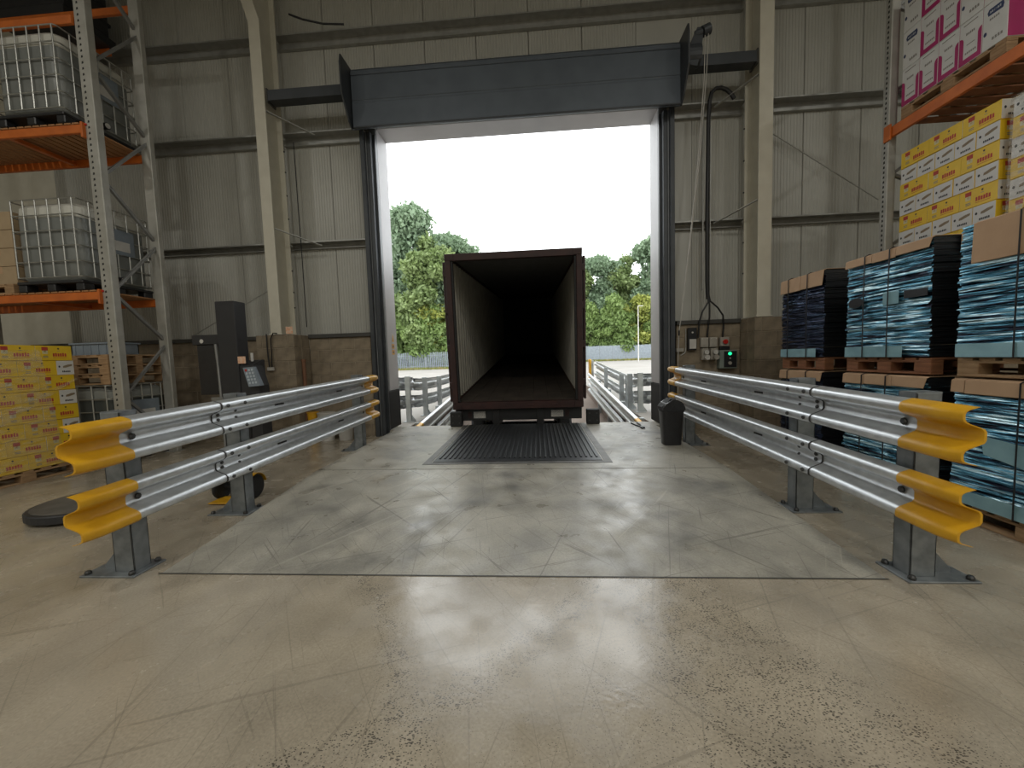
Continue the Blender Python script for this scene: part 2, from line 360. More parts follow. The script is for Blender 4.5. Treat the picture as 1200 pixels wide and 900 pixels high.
# sheeting rails (Z sections) between and past the columns
for z0, z1 in ((3.41, 3.51), (5.22, 5.38), (6.85, 7.01)):
    spans = [(-9.5, -4.45), (-4.40, -2.9), (2.35, 3.5), (3.60, 8)] if z0 < 6 else [(-9.5, -4.45), (-4.40, 3.5), (3.60, 8)]
    for x0, x1 in spans:
        b = MB(); b.prism([(6.93, z1), (6.74, z1), (6.74, z1-.022), (6.752, z1-.022), (6.752, z1-.008), (6.912, z1-.008), (6.912, z0+.006), (6.86, z0+.006), (6.86, z0), (6.93, z0)], 'x', x0, x1)
        b.build('sheeting_rail', M['purlin'], wb)
# blockwork dado
def blocks(x0, x1, yf, ztop, x_anchor, parent, th=.09, face='y'):
    b = MB().box(x0+.007, x1-.007, yf+.008, yf+th, 0, ztop-.006); b.build('mortar_bed', M['mortar'], parent)
    c = 0; z = ztop-.225
    while z > -.2:
        off = .225 if c % 2 else 0; x = x0-((x0-x_anchor+off) % .45)
        while x < x1:
            a, e = max(x+.005, x0), min(x+.445, x1)
            if e-a > .04:
                z0 = max(z+.005, 0.0); h = round(z+.22-z0, 4); w = round(e-a, 4); dy = random.choice((0, .0015, .003))
                key = (w, h, th)
                if key not in BLK: BLK[key] = MB().cbox(0, w, 0, th-.01, 0, h, .004).mesh('block', M['block'])
                link('block', BLK[key], parent, (a, yf+dy, z0))
            x += .45
        z -= .225; c += 1
BLK = {}
blocks(-9.0, -4.75, 6.70, 1.80, -9.0, wb); blocks(-4.08, -2.95, 6.70, 1.80, -4.15, wb)
blocks(2.36, 3.40, 6.70, 1.80, 2.36, wb); blocks(3.80, 6.8, 6.70, 1.80, 3.7, wb)
MB().box(-13, -9, 6.7, 6.8, 0, 1.8).box(6.8, 10, 6.7, 6.8, 0, 1.8).build('mortar_bed', M['mortar'], wb)
for (x0, x1) in ((-4.75, -4.08), (3.40, 3.80)):
    blocks(x0, x1, 6.26, 1.845, x0+.1, wb, .2)
    for xs, sgn in ((x1, 1), (x0, -1)):   # returns of the pier
        z = 1.845-.225; c = 0
        while z > -.2:
            z0 = max(z+.005, 0); m = MB()
            m.cbox(xs-.06 if sgn > 0 else xs, xs if sgn > 0 else xs+.06, 6.468, 6.70, z0, z+.22, .004); m.build('block', M['block'], wb)
            z -= .225; c += 1
    MB().box(x0+.008, x1-.008, 6.455, 6.7, 0, 1.83).build('mortar_bed', M['mortar'], wb)
for x0, x1 in ((-9.5, -4.76), (-4.07, -2.93), (2.36, 3.39), (3.81, 8)):
    MB().prism([(6.93, 1.87), (6.66, 1.86), (6.66, 1.795), (6.675, 1.795), (6.675, 1.84), (6.93, 1.85)], 'x', x0, x1).build('cill_flashing', M['flash'], wb)
# door reveal
t1 = struct(link('trim_1', None), 'light grey door reveal with black kick blocks')
ZT = 5.40
for s, xi in ((1, -2.70), (-1, 2.12)):
    xo = xi-s*.12
    a, c = sorted((xi, xo)); MB().cbox(a, c, 6.86, 7.32, .80, ZT, .006).build('reveal_panel', M['reveal'], t1)
    xa, xb = sorted((xi+s*.004, xo-s*.02)); MB().cbox(xa, xb, 6.80, 7.34, RZ if s else 0, .795, .012).build('kick_block', M['rubber'], t1)
    xa, xb = sorted((xi-s*.0, xi-s*.13)); MB().cbox(xa, xb, 6.80, 6.858, .80, ZT, .004).build('reveal_return', M['guide'], t1)
MB().cbox(-2.82, 2.24, 6.86, 7.32, ZT+.002, ZT+.1, .006).build('reveal_soffit', M['reveal'], t1)
# portal columns
def column(name, label, x0, x1, knee):
    t = thing(name, label, 'column', ((x0+x1)/2, 6.5, 1.85)); xc = (x0+x1)/2
    MB().cbox(x0, x1, 6.30, 6.325, 1.85, 6.9 if knee else 8.8, .004).build('flange', M['cream'], t, world=True)
    MB().cbox(x0, x1, 6.70, 6.725, 1.85, 8.8, .004).build('flange', M['cream'], t, world=True)
    MB().box(xc-.008, xc+.008, 6.325, 6.70, 1.85, 8.8).build('web', M['cream'], t, world=True)
    MB().cbox(x0-.02, x1+.02, 6.28, 6.74, 1.846, 1.868, .004).build('base_plate', M['cream'], t, world=True)
    if knee:
        MB().prism([(x0, 6.895), (x1, 6.895), (x1-.55, 8.75), (x0-.55, 8.75)], 'y', 6.30, 6.325).build('haunch', M['cream'], t, world=True)
        for z in (2.35, 2.62, 3.0, 3.9, 4.3, 4.7, 5.05): MB().cyl((x1+.0, 6.712, z), (x1+.014, 6.712, z), .013, 8).build('bolt', M['bolt'], t, world=True)
    else:
        for z in (2.6, 3.1, 3.9, 4.4, 4.9): MB().cyl((x0-.014, 6.712, z), (x0, 6.712, z), .013, 8).build('bolt', M['bolt'], t, world=True)
    return t
cl = column('steel_column', 'cream steel column with a haunch between rack and shutter', -4.51, -4.32, True)
cr = column('steel_column', 'cream steel column beside the wall sockets and blue stacks', 3.45, 3.655, False)
for t, xa, xb, zs in ((cl, -4.33, -3.75, (3.42, 5.3)), (cr, 3.46, 2.98, (3.44, 5.28))):
    for z in zs: MB().bar((xa, 6.34, z+.2), (xb, 6.74, z), .05, .008).build('stay', M['purlin'], t, world=True)
def rod(label, a, b):
    tag(MB().cyl(a, b, .008, 8).build('bracing_rod', M['purlin']), label, 'rod')
rod('thin diagonal bracing rod right of the right column', (3.75, 6.80, 4.97), (5.6, 6.80, 3.70))
rod('thin diagonal bracing rod behind the tall black machine', (-4.55, 6.64, 2.75), (-6.25, 6.64, 1.9))

# ================================================================== ROLLER SHUTTER
sh = thing('roller_shutter', 'raised dark roller shutter hood with side guides around the dock opening', 'shutter', (-.29, 6.7, RZ))
h = MB(); HX0, HX1 = -2.90, 2.33
h.prism([(6.42, 5.165), (6.40, 5.19), (6.40, 5.56), (6.408, 5.57), (6.408, 5.60), (6.40, 5.61), (6.40, 6.06), (6.44, 6.11), (6.92, 6.11), (6.92, 5.45), (6.86, 5.41)], 'x', HX0, HX1)
h.build('hood', M['hood'], sh, world=True)
MB().cbox(HX0, HX1, 6.385, 6.41, 5.985, 6.02, .006).build('hood_seam', M['hood'], sh, world=True)
MB().cbox(HX0, HX1, 6.385, 6.42, 5.165, 5.19, .006).build('bottom_lip', M['dark'], sh, world=True)
for xs, L_ in ((-2.93, True), (2.345, False)):
    poly = [(6.10, 5.56), (6.10, 6.0), (6.13, 6.13), (6.95, 6.13), (6.95, 5.42), (6.86, 5.40), (6.42, 5.15), (6.30, 5.24)]
    MB().prism(poly, 'x', xs-.012, xs+.012).build('end_plate', M['dark'], sh, world=True)
    a, b = (xs-.09, xs-.012) if L_ else (xs+.012, xs+.09)
    MB().prism([(6.5, 5.5), (6.3, 5.7), (6.3, 6.0), (6.36, 6.0), (6.36, 5.72), (6.55, 5.55)], 'x', a, b).build('bracket', M['dark'], sh, world=True)
m = MB(); m.cyl((2.36, 6.3, 5.78), (2.56, 6.3, 5.78), .15, 20); m.build('gearbox', M['dark'], sh, smooth=False, world=True)
m = MB(); m.prism([(2.40, 5.60), (2.38, 5.85), (2.50, 6.12), (2.60, 6.12), (2.56, 5.8), (2.5, 5.58)], 'y', 6.2, 6.34); m.build('gear_arm', M['dark'], sh, world=True)
m = MB(); m.cyl((2.58, 6.22, 6.06), (2.68, 6.22, 6.10), .075, 16).cyl((2.48, 6.24, 6.04), (2.58, 6.22, 6.06), .05, 12); m.build('chain_wheel', M['dark'], sh, world=True)
for s, x0, x1 in ((1, -2.90, -2.70), (-1, 2.12, 2.31)):
    o = MB(); ox = x0 if s > 0 else x1
    # outer angle, groove and inner lip of the guide
    a, b = sorted((ox, ox+s*.07)); o.cbox(a, b, 6.60, 6.80, RZ*.0, 5.25, .004)
    a, b = sorted((ox+s*.095, ox+s*.16)); o.cbox(a, b, 6.66, 6.80, .0, 5.25, .004)
    a, b = sorted((ox, ox+s*.20)); o.box(a, b, 6.76, 6.8, .0, 5.25); o.build('guide_channel', M['dark'], sh, world=True)
    a, b = sorted((ox+s*.074, ox+s*.092)); MB().box(a, b, 6.655, 6.76, .0, 5.25).build('guide_strip', M['guide'], sh, world=True)
for lab, x0, x1 in (('dark steel beam from left column to the shutter hood', -4.30, -2.95), ('dark steel beam from right column to the shutter hood', 2.45, 3.44)):
    b = MB(); b.box(x0, x1, 6.34, 6.52, 5.82, 5.832).box(x0, x1, 6.34, 6.52, 5.67, 5.682).box(x0, x1, 6.34, 6.355, 5.682, 5.82)
    o = thing('support_beam', lab, 'beam', (x0, 6.43, 5.67)); b.build('channel', M['dark'], o, world=True)
    xe = x0 if x0 < -3 else x1; MB().cbox(xe-.012, xe+.012, 6.33, 6.55, 5.64, 5.86, .003).build('end_cleat', M['flash'], o, world=True)

# ================================================================== DOCK LEVELLER AND BUFFERS
lv = thing('dock_leveller', 'black ribbed steel dock leveller plate set in the concrete', 'leveller', (-.3, 5.75, RZ))
MB().cbox(-1.30, .74, 4.52, 7.09, RZ-.01, RZ+.006, .003).build('plate', M['plate'], lv, world=True)
fr = MB()
for a in ((-1.40, -1.315, 4.42, 7.09), (.755, .84, 4.42, 7.09), (-1.315, .755, 4.42, 4.505)): fr.box(*a, RZ-.01, RZ+.004)
fr.build('edge_frame', M['platef'], lv, world=True)
ribm = MB().cbox(-.013, .013, -1.2, 1.2, 0, .012, .005).mesh('rib', M['plate'])
for i in range(32): link('rib', ribm, lv, (-1.245+i*.0625+.3, 5.85-5.75, .005))
for lab, x0, x1 in (('black rubber dock buffer left of the container sill', -1.63, -1.41), ('black rubber dock buffer right of the container sill', .87, 1.10)):
    t = thing('dock_buffer', lab, 'dock buffer', ((x0+x1)/2, 7.0, RZ))
    MB().cbox(x0, x1, 6.94, 7.08, RZ+.001, .36, .012).build('rubber_block', M['rubber'], t, world=True)
    for z in (.16, .29): MB().cyl((x0+.05, 6.936, z), (x0+.05, 6.945, z), .014, 8).cyl((x1-.05, 6.936, z), (x1-.05, 6.945, z), .014, 8).build('bolt', M['bolt'], t, world=True)

# ================================================================== GUARD BARRIERS
PROF = [(0, 0), (.022, 0), (.038, .008), (.055, .040), (.067, .064), (.079, .078), (.093, .083), (.118, .083), (.130, .079), (.140, .067), (.148, .045), (.155, .028)]
PROF = [(z*.92, o*1.18) for z, o in PROF]; PROF = [(-z, o) for z, o in PROF[:0:-1]]+PROF
def wbeam(y0, y1, xb, s, zc, slope=0., yref=0., grow=0., th=.005, seg=1):
    b = MB(); n = len(PROF); vs = []
    for k in range(seg+1):
        y = y0+(y1-y0)*k/seg; dz = slope*(y-yref)
        for g in (grow, grow-th):
            for z, o in PROF: vs.append((xb+s*(o+g), y, zc+z*(1+grow*1.2)+dz))
    fs = []; R = 2*n
    for k in range(seg):
        for i in range(n-1):
            q = (k*R+i, k*R+i+1, (k+1)*R+i+1, (k+1)*R+i); fs.append(q if s < 0 else q[::-1])
            q = (k*R+n+i, k*R+n+i+1, (k+1)*R+n+i+1, (k+1)*R+n+i); fs.append(q[::-1] if s < 0 else q)
        for i in (0, n-1): fs.append((k*R+i, k*R+n+i, (k+1)*R+n+i, (k+1)*R+i))
    for k in (0, seg): fs += [(k*R+i, k*R+i+1, k*R+n+i+1, k*R+n+i) for i in range(n-1)]
    b.add(vs, fs); return b
def smooth_beam(o):
    smooth_all(o, 50); return o
boltm = MB().lathe([(.015, 0), (.015, .006), (.010, .011)], 8).mesh('bolt', M['bolt'])
SL, Y0 = .0235, 2.0
def barrier(label, xf, s):
    # xf: X of the hump faces, s: direction in which the humps face
    xb = xf-s*.098; t = thing('crash_barrier', label, 'barrier', (xb-s*.08, 4, 0))
    L0 = t.location
    for zc in (.891, .494):
        for ya, yb, g in ((2.16, 3.06, 0.0), (2.93, 5.78, .006)):
            smooth_beam(wbeam(ya, yb, xb, s, zc, SL, Y0, g).build('rail', M['galv'], t, world=True))
        smooth_beam(wbeam(2.924, 2.931, xb, s, zc, SL, Y0, .0075, .008).build('lap_edge', M['bolt'], t, world=True))
        # moulded yellow end pieces
        for ya, yb in ((1.925, 2.225), (5.70, 6.03)):
            e = wbeam(ya, yb, xb, s, zc, SL, Y0, .013, .012, 6)
            vv = []
            for x, y, z in e.v:
                f = (2.05-y)/.125 if ya < 3 else (y-5.9)/.13
                f = max(0., f); cz = zc+SL*(y-Y0)
                vv.append((x-s*.020*f*f, y, cz+(z-cz)*(1-.03*f*f)))
            e.v = vv; smooth_beam(e.build('end_cap', M['yellow'], t, world=True))
        for y in (2.985, 3.17):
            for z, o in ((.097, .104), (.02, .006), (-.02, .006), (-.097, .104)):
                if y > 3.1 and abs(z) < .05: z *= 1.6
                b = link('bolt', boltm, t, (xb+s*(o+.001)-L0.x, y-L0.y, zc+z+SL*(y-Y0)-L0.z)); b.rotation_euler[1] = s*math.pi/2
        for y in (2.31, 5.62):
            b = link('bolt', boltm, t, (xb+s*.002-L0.x, y-L0.y, zc+SL*(y-Y0)-L0.z)); b.rotation_euler[1] = s*math.pi/2; b.scale = (1.35, 1.35, 1.2)
        for y in (3.75, 4.95): MB().cbox(xb+s*.0075-.001, xb+s*.0075+.001, y-.07, y+.07, zc+SL*(y-Y0)-.009, zc+SL*(y-Y0)+.009, .0005).build('slot', M['hole'], t, world=True)
    for y in (2.31, 3.28, 5.64):
        zt = 1.06+SL*(y-Y0)-.005; xa = xb-s*.008; xc = xb-s*.145
        a, c = sorted((xa, xc))
        # channel post: web and two flanges
        p = MB(); p.cbox(a, c, y-.055, y-.047, 0.012, zt, .002).cbox(a, c, y+.047, y+.055, .012, zt, .002)
        q, r = sorted((xa, xa-s*.008)); p.cbox(q, r, y-.055, y+.055, .012, zt, .002); q, r = sorted((xc, xc+s*.008)); p.cbox(q, r, y-.055, y+.055, .012, zt, .002)
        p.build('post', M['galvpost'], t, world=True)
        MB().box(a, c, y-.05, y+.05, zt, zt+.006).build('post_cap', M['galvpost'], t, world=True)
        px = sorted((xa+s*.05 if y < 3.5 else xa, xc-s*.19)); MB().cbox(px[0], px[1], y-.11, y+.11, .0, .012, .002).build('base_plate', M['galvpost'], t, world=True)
        MB().prism([(xc, .012), (xc, .18), (xc-s*.13, .03), (xc-s*.13, .012)], 'y', y-.006, y+.006).build('gusset', M['galvpost'], t, world=True)
        for bx in (px[0]+.035, px[1]-.035):
            for by in (y-.085, y+.085):
                b = link('bolt', boltm, t, (bx-L0.x, by-L0.y, .012)); b.scale = (1.2, 1.2, 2.2)
    return t
barrier('galvanised double crash barrier with yellow ends, on the carton and pallet wrapper side', -2.555, 1)
barrier('galvanised double crash barrier with yellow ends, alongside the blue strapped stacks', 1.985, -1)

# ================================================================== PALLETS
def make_pallet(lx, ly, woodm, along='y'):
    # skids run along `along`
    t = thing('wooden_pallet', 'wooden pallet', 'pallet', (0, 0, 0)); 
    A, B = (lx, ly) if along == 'y' else (ly, lx)   # A across skids, B along skids
    def T(a0, a1, b0, b1, z0, z1): return (a0, a1, b0, b1, z0, z1) if along == 'y' else (b0, b1, a0, a1, z0, z1)
    sk = MB().cbox(*T(-.05, .05, -B/2, B/2, 0, .02), .003).mesh('skid', woodm)
    bl = MB().cbox(*T(-.05, .05, -.07, .07, 0, .078), .004).mesh('block', woodm)
    dk = MB().cbox(*T(-A/2, A/2, -.05, .05, 0, .02), .003).mesh('deck_board', woodm)
    stg = MB().cbox(*T(-.05, .05, -B/2, B/2, 0, .02), .003).mesh('stringer', woodm)
    for a in (-A/2+.05, 0, A/2-.05):
        f = (lambda u, v, w: (u, v, w)) if along == 'y' else (lambda u, v, w: (v, u, w))
        link('skid', sk, t, f(a, 0, 0)); link('stringer', stg, t, f(a, 0, .098))
        for b in (-B/2+.07, 0, B/2-.07): link('block', bl, t, f(a, b, .02))
    n = 7
    for i in range(n): link('deck_board', dk, t, f(0, -B/2+.05+(B-.1)*i/(n-1), .118))
    return t
PH = .138

# ================================================================== BLUE STRAPPED STACKS
SX0, SX1 = 3.144, 4.12
STK = [('far', 4.46, 5.20, 'beside the wall pier'), ('mid', 3.31, 4.165, 'in the middle of the row'), ('near', 2.17, 3.125, 'at the picture edge')]
def bundle(parent, y0, y1, z0, z1, matl, seed):
    r = random.Random(seed); b = MB(); z = z0; ny = 12
    while z < z1-.004:
        t = min(r.uniform(.011, .022), z1-z); ox = r.gauss(0, .0045); on = r.gauss(0, .006)
        pts = []
        ph = r.uniform(0, 6); am = r.uniform(.002, .007)
        front = [(SX0+.012+ox+am*math.sin(ph+i*.9)+r.uniform(-.003, .003), y0+.01+on+(y1-y0-.02-on)*i/ny) for i in range(ny+1)]
        near = [(SX0+.05+(SX1-SX0-.06)*i/6, y0+.01+on+r.uniform(-.006, .006)) for i in range(1, 7)]
        poly = front[::-1]+near+[(SX1-.01, y1-.01)]
        tilt = r.uniform(-.005, .005); n = len(poly); vs = []
        for k, zz in enumerate((z+.0006, z+t-.0012)):
            for (x, y) in poly: vs.append((x+(.004 if k else 0), y, zz+tilt*(y-y0)))
        b.add(vs, [tuple(range(n)), tuple(range(n, 2*n))[::-1]]+[(i, i+n, (i+1) % n+n, (i+1) % n) for i in range(n)])
        for q in range(n): b.m[-n+q] = 1 if ny <= q < ny+7 else 0
        z += t
    o = b.build('sheet_bundle', [matl, M['strap']], parent, world=True); o['kind'] = 'stuff'; return o
used = []; pal_d = None
def strapped(which, y0, y1, zb, zt, where, level, seed):
    dark = which == 'far'
    lab = {('far', 0): 'lower strapped stack of dark sheets nearest the block wall pier', ('far', 1): 'upper strapped stack of navy sheets nearest the block wall pier',
           ('mid', 0): 'lower strapped blue sheet stack behind the barrier, middle of the row', ('mid', 1): 'upper strapped blue sheet stack with black torn patch, middle of the row',
           ('near', 0): 'lower strapped blue sheet stack behind the yellow barrier end', ('near', 1): 'upper strapped blue sheet stack with deep brown card flap at right edge'}[which, level]
    t = thing('strapped_stack', lab, 'stack', (SX0+.5, (y0+y1)/2, zb), 0, 'strapped blue sheet stacks by the right rack')
    bundle(t, y0, y1, zb+.005, zt-.012, M['bundled' if dark else 'bundle'], seed)
    # folded card edge protectors along the top
    flap = {'far': .17, 'mid': .085, 'near': .31 if level else .085}[which] if level else .10
    ys = y0+(.0 if which != 'near' or not level else 0); ye = y1 if not (which == 'near' and level) else y1-.10
    cuts = {'far': (0, .5, 1), 'mid': (0, .36, .64, 1), 'near': (0, 1)}[which] if level else {'far': (0, 1), 'mid': (0, .36, .7, 1), 'near': (0, .45, .9, 1)}[which]
    for i in range(len(cuts)-1):
        a = ys+(ye-ys)*cuts[i]+.003; b = ys+(ye-ys)*cuts[i+1]-.003; fl_ = flap*random.uniform(.93, 1.08)
        c = MB(); e = 0.0 if i else .02
        xo = SX0-.012
        vs = [(xo, a+e, zt-fl_), (xo, b, zt-fl_*.98), (xo+.006, b, zt-.012), (xo+.006, a, zt-.012), (SX0+.02, b, zt), (SX0+.02, a, zt), (SX0+.30, b, zt), (SX0+.30, a, zt)]
        vs += [(x+.005, y, z-.004) for x, y, z in vs]
        F = [(0, 1, 2, 3), (3, 2, 4, 5), (5, 4, 6, 7)]
        F = [f[::-1] for f in F]+[tuple(q+8 for q in f) for f in F]+[(0, 1, 9, 8), (6, 7, 15, 14), (0, 3, 11, 8), (3, 5, 13, 11), (5, 7, 15, 13), (1, 2, 10, 9), (2, 4, 12, 10), (4, 6, 14, 12)]
        c.add(vs, F); c.build('card_protector', M['card'], t, world=True)
    # card on the near side, top corner
    if not dark:
        MB().cbox(SX0+.20, SX0+.62, y0-.012, y0-.005, zt-.13, zt-.004, .001).build('card_protector', M['card'], t, world=True)
    MB().box(SX0+.30, SX1-.02, y0+.02, y1-.02, zt-.014, zt-.004).build('top_sheet', M['card'], t, world=True)
    # pale strip along the foot
    MB().cbox(SX0-.010, SX0-.006, y0+(.22 if which == 'mid' else .10), y1-.02, zb+.002, zb+.10, .001).build('foot_strip', M['paleblue'], t, world=True)
    # straps
    for f in ({'far': (.33, .78), 'mid': (.42, .72), 'near': (.60,) if level else (.55,)}[which]):
        y = y0+(y1-y0)*f; s = MB()
        s.tube([(SX0+.3, y, zt+.004), (SX0+.02, y, zt+.006), (SX0-.016, y, zt-.012), (SX0-.019, y, (zb+zt)/2), (SX0-.017, y, zb+.0), (SX0+.02, y, zb-.004)], .005, 6)
        s.build('strap', M['strap'], t, world=True)
    if which == 'mid' and level:
        MB().prism([(y0+.22+.0, zb+.50), (y0+.02, zb+.50), (y0+.02, zb+.56), (y0+.22, zb+.57)], 'x', SX0-.008, SX0-.003).build('torn_patch', M['strap'], t, world=True)
        MB().prism([(y0+.72+.09*math.cos(k*.7), zb+.53+.05*math.sin(k*.7)) for k in range(9)], 'x', SX0-.008, SX0-.003).build('torn_patch', M['strap'], t, world=True)
        MB().box(SX0-.008, SX0-.004, y0+.27, y0+.42, zb+.47, zb+.58).build('paper_label', M['paleblue'], t, world=True)
    if which == 'near' and level:
        MB().prism([(y0+.52, zb+.44), (y0+.25, zb+.46), (y0+.22, zb+.56), (y0+.44, zb+.585), (y0+.52, zb+.53)], 'x', SX0-.008, SX0-.003).build('torn_patch', M['strap'], t, world=True)
        MB().prism([(y0+.53, zb+.22), (y0+.2, zb+.21), (y0+.2, zb+.32), (y0+.45, zb+.33)], 'x', SX0-.008, SX0-.003).build('torn_patch', M['strap'], t, world=True)
    if which == 'near' and not level:
        MB().prism([(y0+.72, zb+.40), (y0+.42, zb+.34), (y0+.45, zb+.50), (y0+.74, zb+.53)], 'x', SX0-.008, SX0-.003).build('paper_label', M['paleblue'], t, world=True)
    return t
pals = {}
for i, (w, y0, y1, where) in enumerate(STK):
    ly = round(y1-y0, 3)
    for level, zb0, zt in ((0, 0, 1.07), (1, 1.085, 2.19)):
        pk = (w,)
        if pk not in pals: pals[pk] = (make_pallet(SX1-SX0-.03, ly-.01, M['wood2' if w != 'near' else 'wood']), [])
        pr, us = pals[pk]
        lab = {'far': 'dark wooden pallet', 'mid': 'reddish wooden pallet', 'near': 'pale wooden pallet'}[w]+(' under the upper ' if level else ' on the floor under the lower ')+{'far': 'navy sheet stack by the pier', 'mid': 'blue sheet stack, middle of row', 'near': 'blue sheet stack at picture edge'}[w]
        place(pr, us, ((SX0+SX1)/2+.01, (y0+y1)/2, zb0), 0, lab, group='pallets under the blue stacks')
        strapped(w, y0, y1, zb0+PH+.004, zt, where, level, 11+i*2+level)

# ================================================================== CARTONS
def glyph_row(b, o, ax, up_, w, hh, n, m, seed):
    # a row of blurred, letter-like marks
    r = random.Random(seed); x = 0; step = w/n
    for i in range(n):
        g = step*.80; hgt = hh*r.uniform(.82, 1.0)
        q = [(x, 0), (x+g, hh*.03), (x+g*r.uniform(.85, 1), hgt), (x+g*r.uniform(0, .12), hgt)]
        b.add([o+ax*u+up_*v for u, v in q], [(0, 1, 2, 3)], m); x += step
def rect(b, o, ax, up_, u0, u1, v0, v1, m): b.add([o+ax*u+up_*v for u, v in ((u0, v0), (u1, v0), (u1, v1), (u0, v1))], [(0, 1, 2, 3)], m)
def disc(b, o, ax, up_, u, v, ru, rv, m, n=10): b.add([o+ax*(u+ru*math.cos(2*math.pi*k/n))+up_*(v+rv*math.sin(2*math.pi*k/n)) for k in range(n)], [tuple(range(n))], m)
def carton_meshes(l, w, hh):
    # l along local x, long faces yellow (y=-w/2 and +w/2), ends white
    b = MB(); b.cbox(-l/2, l/2, -w/2, w/2, 0, hh, .003)
    for k, f in enumerate(b.f):
        n = (Vector(b.v[f[1]])-Vector(b.v[f[0]])).cross(Vector(b.v[f[2]])-Vector(b.v[f[0]]))
        b.m[k] = 1 if abs(n.x) > max(abs(n.y), abs(n.z)) else 0
    body = b.mesh('carton', [M['cyel'], M['cwht']])
    p = MB(); U = Vector((0, 0, 1))
    for s in (-1, 1):
        o = Vector((s*-1*-l/2 if s > 0 else -l/2, s*(w/2+.0012), 0)); ax = Vector((-s, 0, 0)) if s > 0 else Vector((1, 0, 0))
        if s > 0: o.x = l/2
        rect(p, o, ax, U, l*.16, l*.33, hh*.67, hh*.90, 0); rect(p, o, ax, U, l*.17, l*.32, hh*.44, hh*.66, 1); disc(p, o, ax, U, l*.245, hh*.60, l*.03, hh*.07, 0); rect(p, o, ax, U, l*.18, l*.32, hh*.18, hh*.22, 2); rect(p, o, ax, U, l*.18, l*.32, hh*.26, hh*.30, 2)
        disc(p, o, ax, U, l*.62, hh*.80, l*.028, hh*.055, 3); rect(p, o, ax, U, l*.58, l*.66, hh*.64, hh*.665, 2)
        glyph_row(p, o+ax*(l*.45)+U*(hh*.26), ax, U, l*.40, hh*.26, 6, 0, 3); rect(p, o, ax, U, l*.45, l*.84, hh*.17, hh*.195, 0)
        o = Vector((s*(l/2+.0012), -w/2 if s > 0 else w/2, 0)); ax = Vector((0, s, 0))
        disc(p, o, ax, U, w*.17, hh*.58, w*.055, hh*.075, 3)
        p.add([o+ax*(w*u)+U*(hh*v) for u, v in ((.36, .50), (.52, .50), (.88, .62), (.90, .74), (.66, .72), (.38, .62))], [tuple(range(6))], 4)
        glyph_row(p, o+ax*(w*.30)+U*(hh*.18), ax, U, w*.48, hh*.12, 6, 3, 5)
    return body, p.mesh('print', [M['red'], M['ppale'], M['pgrey'], M['black'], M['pbrown']])
def carton(meshes, loc, rz, label, group):
    o = tag(link('carton', meshes[0], None, loc, rz), label, 'carton', group); link('print', meshes[1], o)['kind'] = 'stuff'; return o
PI = math.pi
# right rack: pallet of cartons on the middle level; faces look to -X
CR = carton_meshes(.338, .202, .183); CH = .187
RX = 4.5; zc0 = 3.655-9*CH
for row in range(9):
    z = 3.655-(row+1)*CH
    if row % 2 == 0:
        for k in range(3):
            carton(CR, (RX+.101+random.uniform(-.004, .004), 5.165-.34*(k+.5), z), -PI/2, f'yellow carton with red print, {ORD[row]} row, {NTH[k]} from the wall, on right rack', 'cartons stacked on the right rack')
    else:
        for k in range(5):
            carton(CR, (RX+.169+random.uniform(-.004, .004), 5.165-.204*(k+.5), z), 0, f'white carton end, {ORD[row]} row, {NTH[k]} from the wall, on right rack', 'cartons stacked on the right rack')
for row in range(9):
    z = 3.60-(row+1)*CH
    if row % 2 == 1:
        for k in range(2): carton(CR, (RX+.101, 4.05-.17-.34*k, z), -PI/2, f'yellow carton, {ORD[row]} row, {NTH[k]} from the gap, wrapped stack cut by right edge', 'wrapped cartons at the picture edge')
    else:
        for k in range(3): carton(CR, (RX+.169, 4.05-.102-.204*k, z), 0, f'white carton end, {ORD[row]} row, {NTH[k]} from the gap, wrapped stack at right edge', 'wrapped cartons at the picture edge')
def film_sheet(parent, pts, nu, nv, amp, seed):
    # wrinkled film patch over 4 corner points
    r = random.Random(seed); A, B, C, D = [Vector(p) for p in pts]; n = (B-A).cross(D-A).normalized(); b = MB(); vs = []
    for j in range(nv+1):
        for i in range(nu+1):
            u, v = i/nu, j/nv; vs.append(A.lerp(B, u).lerp(D.lerp(C, u), v)+n*r.uniform(0, amp))
    b.add(vs, [(j*(nu+1)+i, j*(nu+1)+i+1, (j+1)*(nu+1)+i+1, (j+1)*(nu+1)+i) for j in range(nv) for i in range(nu)])
    return b.build('film', M['film'], parent, smooth=True, world=True)
t = thing('stretch_wrap', 'clear stretch film on the carton stack at the right picture edge', 'film', (RX, 3.85, 1.96))
film_sheet(t, [(RX-.012, 4.058, 1.98), (RX-.012, 3.40, 1.98), (RX-.012, 3.40, 3.61), (RX-.012, 4.058, 3.61)], 8, 20, .008, 3)
